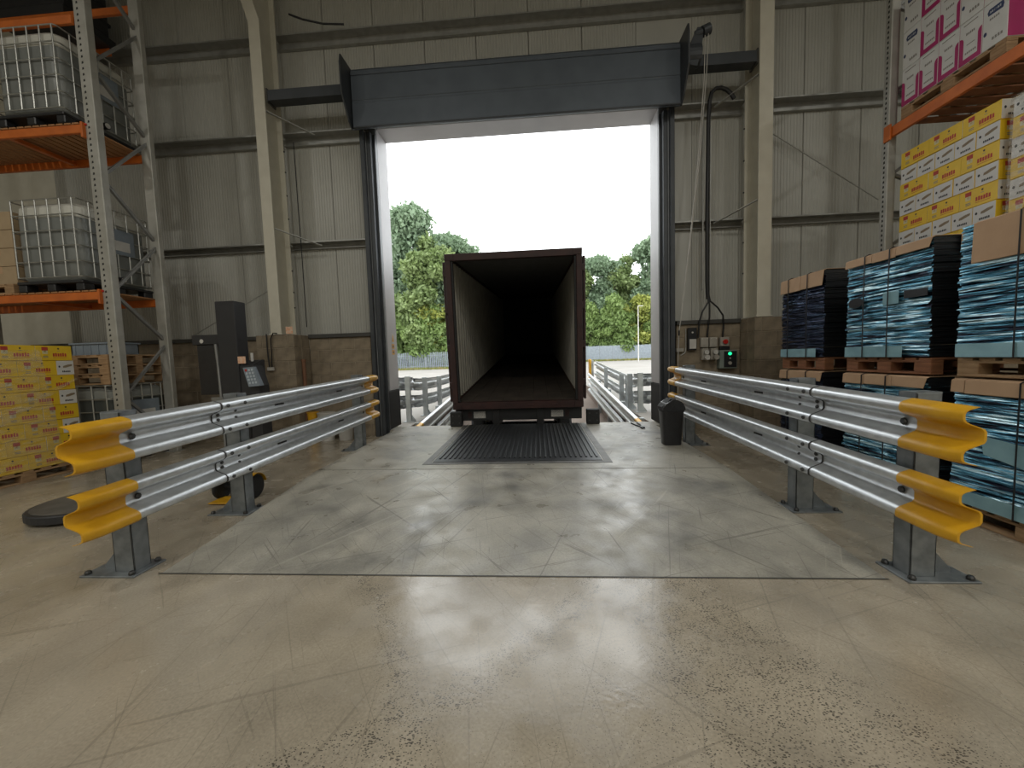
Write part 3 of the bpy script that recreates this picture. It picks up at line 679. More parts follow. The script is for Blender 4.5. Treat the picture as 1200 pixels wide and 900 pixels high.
# magenta and white cartons, upper level
def promo_meshes(w, d, hh):
    # local: width along y, printed face looks to -x; near side (-y) magenta
    b = MB(); b.cbox(0, d, -w/2, w/2, 0, hh, .003)
    for k, f in enumerate(b.f):
        n = (Vector(b.v[f[1]])-Vector(b.v[f[0]])).cross(Vector(b.v[f[2]])-Vector(b.v[f[0]])); b.m[k] = 1 if abs(n.y) > max(abs(n.x), abs(n.z)) else 0
    body = b.mesh('carton', [M['cwht'], M['cmag']]); U = Vector((0, 0, 1)); ax = Vector((0, -1, 0)); o = Vector((-.0012, w/2, 0))
    p = MB(); rect(p, o, ax, U, .003, w-.003, .004, hh*.13, 0)
    for u0, u1, dirn in ((.003, w*.20, 1), (w*.82, w-.003, -1)):
        n = 6; q = [(u0, hh*.10), (u1, hh*.10), (u1, hh*.56)] if dirn > 0 else [(u0, hh*.10), (u1, hh*.10), (u1, hh*.66)]
        arc = [(u1-(u1-u0)*(1-math.cos(PI/2*k/n)), hh*.56+hh*.10*math.sin(PI/2*k/n)) for k in range(1, n+1)] if dirn > 0 else [(u0+(u1-u0)*(1-math.sin(PI/2*k/n)), hh*.66-hh*.10*(1-math.cos(PI/2*k/n))) for k in range(1, n+1)]
        p.add([o+ax*u+U*v for u, v in q+arc], [tuple(range(len(q+arc)))], 0)
    rect(p, o, ax, U, w*.18, w*.80, hh*.90, hh*.925, 1); glyph_row(p, o+ax*(w*.3)+U*(hh*.66), ax, U, w*.4, hh*.06, 5, 1, 2)
    glyph_row(p, o+ax*(w*.28)+U*(hh*.22), ax, U, w*.5, hh*.05, 6, 1, 8); rect(p, o, ax, U, w*.34, w*.7, hh*.42, hh*.44, 1)
    pu = p.mesh('print', [M['cmag'], M['pgrey'], M['navy']])
    p = MB(); q = [(w*.22, hh*.72), (w*.80, hh*.70), (w*.84, hh*.78), (w*.80, hh*.86), (w*.24, hh*.86), (w*.18, hh*.80)]
    p.add([o+ax*u+U*v for u, v in q], [tuple(range(6))], 2); glyph_row(p, o+ax*(w*.28)+U*(hh*.765), ax, U, w*.45, hh*.05, 6, 0, 4)
    glyph_row(p, o+ax*(w*.28)+U*(hh*.60), ax, U, w*.4, hh*.05, 5, 1, 6); disc(p, o, ax, U, w*.12, hh*.36, w*.07, hh*.05, 2); glyph_row(p, o+ax*(w*.4)+U*(hh*.14), ax, U, w*.45, hh*.07, 4, 1, 9)
    return body, pu, p.mesh('print', [M['cwht'], M['pgrey'], M['navy']])
PW = .212; PHT = .425; body, pU, pP = promo_meshes(PW-.003, .3, PHT-.004)
PZ = 4.205
for row, pat in enumerate(('UUUUP', 'PUUPP', 'PUPPU')):
    for k, ch in enumerate(pat):
        lab = f'white carton with {"magenta arches" if ch == "U" else "navy oval print"}, {("bottom", "second", "third")[row]} row, {NTH[k]} from the upright'
        o = tag(link('promo_carton', body, None, (RX, 5.19-PW*(k+.5), PZ+row*PHT)), lab, 'carton', 'magenta and white cartons on the top rack level'); link('print', pU if ch == 'U' else pP, o)['kind'] = 'stuff'
# right rack pallets
pr = make_pallet(.95, 1.06, M['wood']); us = []
place(pr, us, (RX+.475, 4.66, PZ-PH-.003), 0, 'pallet under the magenta and white cartons, upper rack level', group='pallets on the right rack')
place(pr, us, (RX+.475, 4.65, zc0-PH-.003), 0, 'pallet under the yellow carton stack on the right rack', group='pallets on the right rack')
place(pr, us, (RX+.475, 3.52, 3.60-9*CH-PH-.003), 0, 'pallet under the wrapped carton stack at the right picture edge', group='pallets on the right rack')

# ================================================================== RACKS
def upright(parent, x0, x1, y0, y1, z1, face, pitch=.075, slots=True):
    # folded steel post with a column of slots on the given face ('-y' or '-x')
    MB().cbox(x0, x1, y0, y1, 0.01, z1, .008).build('upright', M['upright'], parent, world=True)
    b = MB(); z = .15
    while slots and z < z1-.05:
        if face == '-y':
            for c in (x0+(x1-x0)*.38,): b.prism([(c-.014, z), (c+.014, z+.006), (c+.010, z+.034), (c-.010, z+.030)], 'y', y0-.0012, y0-.0002)
        else:
            for c in ((y0+y1)/2,): b.prism([(c-.012, z), (c+.012, z), (c+.009, z+.03), (c-.009, z+.03)], 'x', x0-.0012, x0-.0002)
        z += pitch
    if slots: o = b.build('slot_column', M['hole'], parent, world=True); o['kind'] = 'stuff'
    MB().cbox(x0-.03, x1+.03, y0-.03, y1+.03, 0, .01, .002).build('foot_plate', M['upright'], parent, world=True)
# left rack: beams along X, frame at X -5.97..-5.80
lr = thing('pallet_rack', 'orange and grey pallet rack holding white caged tanks on the left', 'rack', (-5.9, 5.4, 0))
upright(lr, -5.965, -5.805, 5.0, 5.10, 7.6, '-y'); upright(lr, -5.95, -5.795, 5.72, 5.80, 7.6, '-y', slots=False)
upright(lr, -8.9, -8.74, 5.0, 5.10, 7.6, '-y'); upright(lr, -8.9, -8.74, 5.72, 5.80, 7.6, '-y')
fz = [.95, 2.43, 3.98, 5.45, 6.95]; rz_ = [1.74, 3.26, 4.81, 6.36]
for i in range(4):
    MB().bar((-5.86, 5.08, fz[i]+.03), (-5.86, 5.76, rz_[i]-.02), .035, .035).build('brace', M['brace'], lr, world=True)
    MB().bar((-5.88, 5.08, fz[i+1]-.03), (-5.88, 5.76, rz_[i]+.03), .04, .04).build('brace', M['brace'], lr, world=True)
MB().bar((-5.86, 5.76, .2), (-5.86, 5.08, fz[0]-.03), .035, .035).build('brace', M['brace'], lr, world=True)
def beam_x(y, z0, z1, xe=-5.97): MB().cbox(-8.74, xe, y, y+.045, z0, z1, .006).build('beam', M['orange'], lr, world=True)
for zf, zr in ((2.42, 2.42), (4.62, 4.62), (6.0, 6.79)):
    beam_x(4.965, zf-.11, zf); beam_x(5.76, zr-.11, zr)
    if zr != zf: beam_x(6.44, zr-.11, zr, -7.1); continue
    MB().cbox(-5.985, -5.955, 4.955, 5.02, zf-.17, zf+.03, .004).build('beam_connector', M['orange'], lr, world=True)
    MB().cbox(-5.955, -5.93, 4.985, 4.998, zf-.005, zf+.02, .002).build('safety_pin', M['redb'], lr, world=True)
    MB().bar((-7.1, 5.0, zf-.07), (-7.1, 5.77, zf-.07), .06, .05).build('cross_bar', M['orange'], lr, world=True)
dbm = MB().cbox(-.045, .045, -.43, .43, 0, .02, .003).mesh('deck_board', M['deck'])
for zf in (4.62, 2.42):
    for i in range(24): link('deck_board', dbm, lr, (-6.05-i*.115+5.9, 5.385-5.4, zf+.001))
wl = thing('wrapped_load', 'dark film wrapped load on the topmost shelf of the left rack', 'load', (-7.65, 6.15, 6.792))
MB().cbox(-8.3, -7.05, 5.77, 6.53, 6.792, 6.93, .01).build('pallet_base', M['chassis'], wl, world=True); MB().cbox(-8.25, -7.1, 5.80, 6.50, 6.932, 8.0, .04).build('wrapped_goods', M['blackplast'], wl, world=True)
for z in (7.15, 7.4, 7.65): MB().cbox(-8.256, -7.094, 5.794, 6.506, z, z+.05, .002).build('wrap_band', M['rubber'], wl, world=True)
# right rack: beams along Y at X 4.5
rr = thing('pallet_rack', 'grey and orange pallet rack with stacked cartons on the right', 'rack', (4.8, 4.2, 0))
for y0 in (5.30, 2.5):
    upright(rr, 4.46, 4.56, y0, y0+.10, 7.6, '-x', .06); upright(rr, 5.46, 5.56, y0, y0+.10, 7.6, '-x', .06)
    for z in (.6, 1.6, 2.6, 3.5, 4.5, 5.5):
        MB().bar((4.55, y0+.05, z), (5.47, y0+.05, z+.6), .035, .035).build('brace', M['brace'], rr, world=True)
        MB().bar((4.55, y0+.05, z), (5.47, y0+.05, z-.4), .035, .035).build('brace', M['brace'], rr, world=True)
for zt in (1.825, 4.04):
    for x in (4.465, 5.50): MB().cbox(x, x+.045, 2.6, 5.30, zt-.125, zt, .006).build('beam', M['orange'], rr, world=True)
    MB().cbox(4.44, 4.462, 5.26, 5.35, zt-.16, zt+.03, .003).build('beam_connector', M['orange'], rr, world=True)
    for i in range(15): MB().cbox(4.49, 5.52, 5.2-i*.17-.06, 5.2-i*.17+.06, zt+.001, zt+.018, .003).build('deck_board', M['wood2'], rr, world=True)

# ================================================================== INTERMEDIATE BULK TANKS
def make_ibc(lx, ly, hh):
    # lx wide (front looks to -y), ly deep, hh total height
    t = thing('caged_tank', 'tank', 'tank'); zb = .14; zt = hh
    pb = MB()
    for x in (-lx/2+.06, 0, lx/2-.06):
        for y in (-ly/2+.08, 0, ly/2-.08): pb.cbox(x-.06, x+.06, y-.07, y+.07, 0, .10, .01)
    pb.cbox(-lx/2, lx/2, -ly/2, ly/2, .10, zb, .008)
    pb.build('pallet_base', M['blackplast'], t)
    def rbox(z0, z1, inset, r):
        pts = []
        a, b = lx/2-inset, ly/2-inset
        for cx, cy, st in ((a-r, b-r, 0), (-a+r, b-r, 90), (-a+r, -b+r, 180), (a-r, -b+r, 270)):
            for k in range(6):
                w = math.radians(st+18*k); pts.append((cx+r*math.cos(w), cy+r*math.sin(w)))
        return pts
    rings = [(zb+.003, .06, .08), (zb+.05, .03, .10), (zb+(zt-zb)*.40, .025, .11), (zb+(zt-zb)*.78, .025, .11)]
    def skin(rings, name, m):
        b = MB(); R = [rbox(0, 0, i, r) for z, i, r in rings]; n = len(R[0])
        vs = [(x, y, z) for (z, i, r), ring in zip(rings, R) for x, y in ring]
        fs = [(k*n+i, k*n+(i+1) % n, (k+1)*n+(i+1) % n, (k+1)*n+i) for k in range(len(rings)-1) for i in range(n)]+[tuple(range(n))[::-1], tuple((len(rings)-1)*n+i for i in range(n))]
        b.add(vs, fs); o = b.build(name, m, t); smooth_all(o, 35); return o
    skin(rings, 'filled_bottle', M['tankliq'])
    skin([(zb+(zt-zb)*.78, .025, .11), (zt-.10, .03, .12), (zt-.05, .07, .14), (zt-.03, .14, .16)], 'bottle_top', M['tank'])
    MB().lathe([(.11, 0), (.11, .04), (.09, .05)], 16, (0, 0, zt-.04)).build('filler_cap', M['blackplast'], t)
    hz = [zb+.05+(zt-zb-.06)*k/5 for k in range(6)]
    loop = rbox(0, 0, 0, .05)
    ringm = MB(); ringm.tube([(x, y, 0) for x, y in loop]+[(*loop[0], 0)], .009, 6); ringm = ringm.mesh('cage_ring', M['cage'])
    for z in hz: link('cage_ring', ringm, t, (0, 0, z))
    vb = MB().cyl((0, 0, hz[0]), (0, 0, hz[-1]), .009, 6).mesh('cage_bar', M['cage'])
    nx = 6
    for k in range(nx):
        x = -lx/2+.04+(lx-.08)*k/(nx-1)
        for y in (-ly/2, ly/2): link('cage_bar', vb, t, (x, y, 0))
    for k in range(1, 6):
        y = -ly/2+ly*k/6
        for x in (-lx/2, lx/2): link('cage_bar', vb, t, (x, y, 0))
    MB().cbox(lx/2-.002, lx/2+.014, -.20, .24, zb+.42*(zt-zb), zb+.75*(zt-zb), .003).build('label_plate', M['panelg'], t)
    MB().cbox(lx/2+.014, lx/2+.017, -.13, .17, zb+.47*(zt-zb), zb+.60*(zt-zb), .001).build('paper_label', M['white'], t)
    MB().cyl((lx/2-.02, 0, zb+.08), (lx/2+.06, 0, zb+.08), .045, 12).build('valve', M['blackplast'], t)
    MB().cyl((lx/2+.06, 0, zb+.08), (lx/2+.066, 0, zb+.08), .035, 12).build('valve_cap', M['white'], t)
    return t
ib = make_ibc(.98, .98, 1.235); us = []
place(ib, us, (-6.64, 5.42, 2.444), 0, 'white caged bulk tank on the middle shelf of the left rack', group='caged bulk tanks in the left rack')
place(ib, us, (-6.66, 5.42, 4.644), 0, 'white caged bulk tank on the high shelf of the left rack', group='caged bulk tanks in the left rack')
lo = make_ibc(1.15, .9, 1.13); lo['label'] = 'caged bulk tank, shade painted into its plastic, on the floor beneath the wooden pallets'; lo.location = (-5.95-.1, 5.40, 0); lo['group'] = 'caged bulk tanks in the left rack'
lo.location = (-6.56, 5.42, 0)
for c_ in lo.children:  # shade under the rack painted in: darker copies of the tank plastics
    if c_.name.startswith('filled_bottle'): c_.data.materials[0] = mat('shaded_filled_tank', (.075, .085, .08), .4, 0, (.06, .068, .064), 4)
    if c_.name.startswith('bottle_top'): c_.data.materials[0] = mat('shaded_tank_plastic', (.30, .31, .29), .45, 0, (.26, .27, .25), 4)
# pallets and a crate on the floor tank
pr = make_pallet(1.05, .86, M['wood'], 'x'); us = []
for k in range(3): place(pr, us, (-6.50, 5.42, 1.135+k*.142), 0, ('lowest', 'middle', 'topmost')[k]+' of three wooden pallets stacked on the floor tank', group='pallets on the floor tank')
cr_ = thing('plastic_crate', 'grey plastic crate on top of the stacked pallets', 'crate', (-6.42, 5.36, 1.565))
c = MB(); c.box(-.30, .30, -.2, .2, 0, .012)
for a in ((-.30, .30, -.2, -.188), (-.30, .30, .188, .2), (-.30, -.288, -.2, .2), (.288, .30, -.2, .2)): c.box(*a, .012, .16)
c.build('crate_body', M['panelg'], cr_)
for a in ((-.32, .32, -.22, -.19), (-.32, .32, .19, .22), (-.32, -.29, -.19, .19), (.29, .32, -.19, .19)): MB().cbox(*a, .15, .175, .004).build('rim', M['panelg'], cr_)
for x in (-.24, -.12, 0, .12, .24): MB().cbox(x-.008, x+.008, -.208, -.2, .01, .15, .002).build('rib', M['panelg'], cr_)
# brown cartons on the middle shelf, left of the tank
pr = make_pallet(.95, .9, M['wood'], 'x'); us = []; place(pr, us, (-7.72, 5.42, 2.442), 0, 'pallet of brown cartons left of the tank, middle shelf')
bm = MB().cbox(-.47/2, .47/2, -.21, .21, 0, .245, .004).mesh('brown_carton', M['kraft']); tp = MB().box(-.025, .025, -.212, .212, .2452, .2458).box(-.025, .025, -.2115, -.2105, .15, .245).mesh('tape', M['card'])
for k in range(4):
    for j in range(2):
        o = tag(link('brown_carton', bm, None, (-7.48-.475*j, 5.23, 2.585+k*.25)), f'plain brown carton, {("bottom", "second", "third", "top")[k]} of the {"pile touching the shelf tank" if j == 0 else "outer pile at the picture edge"}', 'carton', 'brown cartons on the middle shelf'); link('tape', tp, o)
# yellow carton pallet on the floor, left edge; printed faces look to +X
CL = carton_meshes(.372, .192, .188); LX = -6.25; LH = .192
pr = make_pallet(1.0, 1.16, M['wood']); us = []; place(pr, us, (LX-.49, 4.22, 0), 0, 'wooden pallet under the wrapped yellow cartons on the floor')
for row in range(8):
    z = PH+.004+(7-row)*LH; y = 4.80+random.uniform(-.006, .006)
    seq = 'YYY' if row % 2 == 0 else 'WYYW'; k = 0
    for ch in seq:
        if ch == 'Y':
            carton(CL, (LX-.096+random.uniform(-.003, .003), y-.187, z), PI/2, f'yellow carton with red print, {ORD[row]} row, {NTH[k]} from the rack, wrapped floor stack', 'wrapped yellow cartons on the floor'); y -= .375
        else:
            carton(CL, (LX-.187+random.uniform(-.003, .003), y-.097, z), 0, f'white carton end, {ORD[row]} row, {NTH[k]} from the rack, wrapped floor stack', 'wrapped yellow cartons on the floor'); y -= .194
        k += 1
t = thing('stretch_wrap', 'clear stretch film pulled over the yellow cartons on the floor', 'film', (LX, 4.2, .14))
film_sheet(t, [(LX+.012, 3.62, .15), (LX+.012, 4.60, .15), (LX+.012, 4.45, 1.62), (LX+.012, 3.62, 1.60)], 10, 14, .012, 5)
b = MB(); N_ = 14; vs = []
for i in range(N_+1):
    f = i/N_; y = 3.72+f*1.09; zz = .62+f*.62; wd = .16*(1-f)+.03
    for q in (0, .5, 1): vs.append((LX+.02+.012*math.sin(i*1.9+q*3), y, zz+wd*(q-.5)))
b.add(vs, [(i*3+q, i*3+q+1, i*3+q+4, i*3+q+3) for i in range(N_) for q in (0, 1)]); b.build('film_tail', M['film'], t, smooth=True, world=True)

# ================================================================== STRETCH WRAPPING MACHINE AND FLOOR ITEMS
mc = thing('pallet_wrapper', 'tall black pallet wrapping machine with a sloping keypad', 'machine', (-4.3, 5.4, 0))
MB().cbox(-4.52, -4.235, 5.20, 5.42, 0.03, 2.255, .008).build('mast', M['machine'], mc, world=True)
MB().prism([(5.22, .03), (5.22, 1.34), (5.42, 1.42), (5.47, 1.42), (5.47, .03)], 'x', -4.234, -4.04).build('housing', M['machine'], mc, world=True)
MB().prism([(-4.04, .03), (-4.04, 1.34), (-3.96, 1.05), (-3.96, .03)], 'y', 5.22, 5.42).build('housing_cheek', M['machine'], mc, world=True)
kp = MB(); kp.add([(-4.17, 5.195, 1.31), (-4.0, 5.195, 1.32), (-3.90, 5.155, 1.05), (-4.07, 5.155, 1.04)]+[(-4.17, 5.235, 1.31), (-4.0, 5.235, 1.32), (-3.90, 5.235, 1.05), (-4.07, 5.235, 1.04)], [(0, 3, 2, 1), (4, 5, 6, 7), (0, 1, 5, 4), (1, 2, 6, 5), (2, 3, 7, 6), (3, 0, 4, 7)])
kpo = kp.build('keypad', M['panelg'], mc, world=True)
for i in range(3):
    for j in range(5):
        f = (j+.9)/6; x = -4.17+.10*f+.035+i*.045; z = 1.312-.27*f+.004*i; y = 5.195-.04*f
        bb = MB(); bb.cbox(x-.014, x+.014, y-.006, y+.002, z-.016, z+.016, .003); bb.build('button', M['redb'] if (i, j) == (0, 0) else M['button'], kpo, world=False) if False else None
        bb.v = [(a-mc.location.x, b_-mc.location.y, c_) for a, b_, c_ in bb.v]; bb.build('button', M['redb'] if (i, j) == (0, 0) else M['button'], kpo)
MB().cbox(-4.235, -4.12, 5.195, 5.2, 1.37, 1.47, .001).build('warning_label', M['sticker'], mc, world=True)
MB().cyl((-4.10, 5.3, 1.40), (-4.10, 5.3, 1.52), .018, 8).build('beacon', M['white'], mc, world=True)
MB().cbox(-4.56, -3.9, 5.05, 5.75, 0, .06, .01).build('base', M['machine'], mc, world=True)
MB().cbox(-4.93, -4.63, 5.30, 5.36, .93, 1.66, .006).build('film_carriage', M['blackplast'], mc, world=True)
MB().cbox(-4.98, -4.52, 5.28, 5.40, 1.66, 1.80, .006).build('carriage_arm', M['machine'], mc, world=True)
MB().cyl((-4.83, 5.275, 1.71), (-4.83, 5.285, 1.71), .03, 10).build('roller_end', M['white'], mc, world=True)
MB().tube([(-4.60, 5.26, 1.66), (-4.585, 5.26, 1.35), (-4.56, 5.24, .95), (-4.54, 5.22, .06)], .022, 8).build('film_roller', M['brace'], mc, world=True)
MB().cbox(-4.66, -4.40, 5.17, 5.20, .84, .90, .004).build('roller_bracket', M['brace'], mc, world=True)
tt = thing('turntable', 'low dark round turntable on the floor behind the yellow barrier end', 'turntable', (-4.30, 3.36, 0))
MB().lathe([(.36, 0), (.36, .02), (.43, .022), (.44, .03), (.44, .088), (.43, .096), (.2, .097)], 40).build('disc', M['machine'], tt)
MB().lathe([(.405, .0975), (.405, .1005), (.10, .1005), (.10, .0985)], 40).build('top_plate', M['platef'], tt)
# hand truck behind the barrier
ht = thing('hand_truck', 'yellow hand truck with black wheels behind the barrier post', 'trolley', (-3.05, 3.62, 0))
for s in (-1, 1):
    w = MB(); w.lathe([(.05, -.025), (.105, -.025), (.12, -.012), (.12, .012), (.105, .025), (.05, .025)], 20); w.v = [(z_+s*.17, y_, x_+.12) for x_, y_, z_ in w.v]; w.build('wheel', M['rubber'], ht)
    f = MB(); 
    arc = [(.135*math.cos(a)*-1, .12+.135*math.sin(a)) for a in [math.radians(q) for q in range(20, 171, 15)]]
    inn = [(.128*math.cos(a)*-1, .12+.128*math.sin(a)) for a in [math.radians(q) for q in range(170, 19, -15)]]
    f.prism(arc+inn, 'x', s*.17-.035, s*.17+.035); f.build('fender', M['yellow'], ht)
    MB().tube([(s*.12, .03, .12), (s*.12, .06, .5), (s*.12, .10, .98)], .013, 8).build('side_tube', M['cable'], ht)
MB().cbox(-.14, .14, -.01, .03, .20, .26, .006).build('cross_plate', M['yellow'], ht)
MB().cyl((-.17, 0, .12), (.17, 0, .12), .012, 8).build('axle', M['bolt'], ht)
MB().cbox(-.16, .16, -.20, 0, .012, .022, .003).build('toe_plate', M['yellow'], ht)
MB().tube([(-.12, .10, .98), (-.08, .12, 1.02), (.08, .12, 1.02), (.12, .10, .98)], .013, 8).build('handle', M['cable'], ht)
# buckets by the wall
def bucket(label, loc, m, r=.14, hh=.47):
    t = thing('bucket', label, 'bucket', loc); w = MB(); w.lathe([(r*.82, 0), (r, hh-.03), (r, hh), (r-.008, hh), (r*.8, .02)], 24)
    smooth_all(w.build('pail', m, t), 40); w = MB(); w.lathe([(r+.006, hh-.002), (r+.01, hh+.004), (r+.008, hh+.018), (.02, hh+.02)], 24); w.build('lid', M['white'] if m is not M['yellow'] else M['yellow'], t)
    MB().tube([(r*math.cos(a), -r*.98*abs(math.sin(a))-.01, hh-.06-.12*math.sin(a)) for a in [math.pi*k/10 for k in range(11)]], .004, 6).build('bail', M['bolt'], t); return t
bucket('white lidded bucket beside the yellow tub at the block wall', (-3.68, 6.40, 0), M['white']); bucket('white lidded bucket nearest the shutter guide at the wall', (-3.36, 6.44, 0), M['white'])
bucket('small yellow tub between rusty pipe and white buckets', (-3.93, 6.42, 0), M['yellow'], .09, .48)
pp = thing('wall_pipe', 'rusty brown vertical pipe against the block pier', 'pipe', (-4.035, 6.42, 0)); MB().cyl((-4.035, 6.42, 0), (-4.035, 6.42, 1.38), .03, 10).build('pipe', M['copper'], pp, world=True); MB().cyl((-4.035, 6.42, 1.38), (-4.035, 6.42, 1.42), .038, 10).build('pipe_cap', M['copper'], pp, world=True)
# cables and socket on left pier
sk = thing('socket_outlet', 'small twin socket fed by two black cables on the left pier', 'socket', (-4.50, 6.24, 1.26))
MB().cbox(-4.56, -4.45, 6.215, 6.258, 1.24, 1.30, .006).build('socket_box', M['white'], sk, world=True)
MB().tube([(-4.545, 6.245, 1.86), (-4.545, 6.24, 1.6), (-4.53, 6.24, 1.32), (-4.53, 6.235, 1.28)], .010, 6).build('cable', M['cable'], sk, world=True)
MB().tube([(-4.36, 6.25, 1.865), (-4.42, 6.235, 1.872), (-4.47, 6.235, 1.78), (-4.475, 6.24, 1.5), (-4.48, 6.235, 1.28)], .010, 6).build('cable', M['cable'], sk, world=True)
ws = tag(MB().cbox(-4.20, -4.08, 6.243, 6.249, 1.85, 1.97, .001).build('warning_sign', M['sticker']), 'small faded orange warning sign at the foot of the left column', 'sign')
ws.data.materials[0] = M['sticker']
js = thing('safety_sticker', 'amber pictogram stickers on the left door reveal', 'sticker', (-2.7, 7.1, 1.5))
MB().cbox(-2.699, -2.696, 7.05, 7.17, 1.69, 1.86, .0006).build('upper_sticker', M['white'], js, world=True)
MB().prism([(7.06, 1.70), (7.16, 1.70), (7.11, 1.85)], 'x', -2.696, -2.6945).build('triangle_mark', M['stickery'], js, world=True)
for z in (1.46, 1.57): MB().cbox(-2.699, -2.6955, 7.05, 7.17, z, z+.09, .0006).build('amber_square', M['stickery'], js, world=True); MB().cbox(-2.6955, -2.6945, 7.075, 7.145, z+.025, z+.065, .0004).build('square_mark', M['pbrown'], js, world=True)

# swing bin
bn = thing('swing_bin', 'black plastic swing lid bin at the end of the barrier', 'bin', (1.795, 5.30, RZ))
b = MB(); prof = [(0, .113, .098), (.02, .117, .102), (.44, .142, .126), (.455, .15, .134), (.475, .15, .134)]
n = 28; vs = []
for z, a, c_ in prof:
    for k in range(n):
        w = 2*PI*k/n; cw, sw = math.cos(w), math.sin(w); e = .45
        vs.append((a*math.copysign(abs(cw)**e, cw), c_*math.copysign(abs(sw)**e, sw), z))
b.add(vs, [(i*n+k, i*n+(k+1) % n, (i+1)*n+(k+1) % n, (i+1)*n+k) for i in range(len(prof)-1) for k in range(n)]+[tuple(range(n))[::-1], tuple((len(prof)-1)*n+k for k in range(n))])
smooth_all(b.build('bin_body', M['blackplast'], bn), 30)
b = MB(); poly = [(-.146, .476), (.146, .476), (.14, .52), (.10, .585), (.04, .615), (-.02, .615), (-.10, .565), (-.142, .51)]
b.prism(poly, 'x', -.138, .138); b.v = [(y_*1.0, x_*.92, z_) for x_, y_, z_ in b.v]; b.build('hood_lid', M['blackplast'], bn)
b = MB(); b.prism([(-.135, .515), (-.03, .612), (.035, .616), (.035, .626), (-.035, .624), (-.145, .52)], 'y', -.09, .09); b.build('swing_flap', M['rubber'], bn)
for s in (-1, 1): MB().cyl((0, s*.127, .53), (0, s*.137, .53), .018, 10).build('pivot', M['blackplast'], bn)
# cutters lying on the dock
ct = thing('bolt_cutters', 'long black handled cutters lying on the dock slab', 'cutters', (1.72, 6.7, RZ))
MB().tube([(-.075, .20, .014), (-.045, 0, .014), (-.01, -.17, .014)], .012, 8).build('handle', M['cable'], ct)
MB().tube([(.03, .22, .014), (.035, .02, .014), (.012, -.17, .014)], .012, 8).build('handle', M['cable'], ct)
MB().prism([(-.02, -.17), (.025, -.17), (.045, -.24), (.03, -.30), (.008, -.25), (-.012, -.31), (-.03, -.24)], 'z', .004, .028).build('jaws', M['bolt'], ct)
MB().cyl((.003, -.19, .028), (.003, -.19, .034), .012, 8).build('pivot', M['galv'], ct)

# ================================================================== RIGHT WALL SERVICES
cb = thing('shutter_control', 'green lit shutter control box with red stop button on the block wall', 'control box', (3.17, 6.69, 1.05))
MB().cbox(3.05, 3.19, 6.62, 6.692, 1.41, 1.56, .008).build('stop_box', M['beige'], cb, world=True); MB().cyl((3.12, 6.585, 1.485), (3.12, 6.62, 1.485), .038, 14).build('stop_button', M['redb'], cb, world=True)
MB().cbox(3.05, 3.20, 6.62, 6.692, 1.35, 1.405, .006).build('spacer', M['blackplast'], cb, world=True)
MB().cbox(3.02, 3.30, 6.58, 6.692, 1.04, 1.345, .010).build('enclosure', M['ctrl'], cb, world=True)
MB().cbox(3.085, 3.285, 6.570, 6.581, 1.06, 1.325, .004).build('front_panel', M['blackplast'], cb, world=True)
MB().cyl((3.175, 6.560, 1.285), (3.175, 6.572, 1.285), .026, 14).build('green_lamp', M['green'], cb, world=True)
MB().cyl((3.175, 6.555, 1.13), (3.175, 6.572, 1.13), .028, 14).build('key_switch', M['beige'], cb, world=True); MB().cyl((3.18, 6.562, 1.21), (3.18, 6.572, 1.21), .012, 10).build('pilot_lamp', M['white'], cb, world=True)
for lab, x in (('industrial isolator socket nearer the shutter guide', 2.80), ('industrial isolator socket nearer the green control box', 2.945)):
    t = thing('isolator_socket', lab, 'socket', (x, 6.69, 1.17), 0, 'isolator sockets on the block wall')
    MB().cbox(x-.062, x+.062, 6.63, 6.692, 1.40, 1.565, .008).build('junction_box', M['beige'], t, world=True)
    MB().cbox(x-.055, x+.055, 6.60, 6.692, 1.19, 1.385, .010).build('socket_body', M['beige'], t, world=True)
    MB().cyl((x, 6.545, 1.32), (x, 6.60, 1.32), .038, 14).build('rotary_switch', M['white'], t, world=True)
    MB().cyl((x+.006, 6.53, 1.235), (x+.006, 6.60, 1.235), .042, 14).build('plug_cover', M['white' if x < 2.9 else 'beige'], t, world=True)
    for dx in (-.04, .04): MB().cyl((x+dx, 6.625, 1.545), (x+dx, 6.63, 1.545), .008, 8).build('screw', M['white'], t, world=True)
kb = thing('keypad_unit', 'black wall unit with a white notice beside the shutter guide', 'wall unit', (2.60, 6.69, 1.36))
MB().cbox(2.53, 2.67, 6.63, 6.692, 1.36, 1.735, .006).build('unit_body', M['blackplast'], kb, world=True); MB().cbox(2.55, 2.66, 6.626, 6.631, 1.385, 1.545, .001).build('white_notice', M['white'], kb, world=True)
MB().cyl((2.60, 6.622, 1.655), (2.60, 6.63, 1.655), .014, 10).build('sensor', M['white'], kb, world=True)
MB().tube([(2.51, 6.68, 1.72), (2.51, 6.68, 1.40), (2.49, 6.67, 1.32), (2.42, 6.66, 1.28)], .007, 6).build('conduit', M['purlin'], kb, world=True)
MB().cbox(2.34, 2.46, 6.63, 6.69, 1.34, 1.40, .004).build('switch_box', M['beige'], kb, world=True)
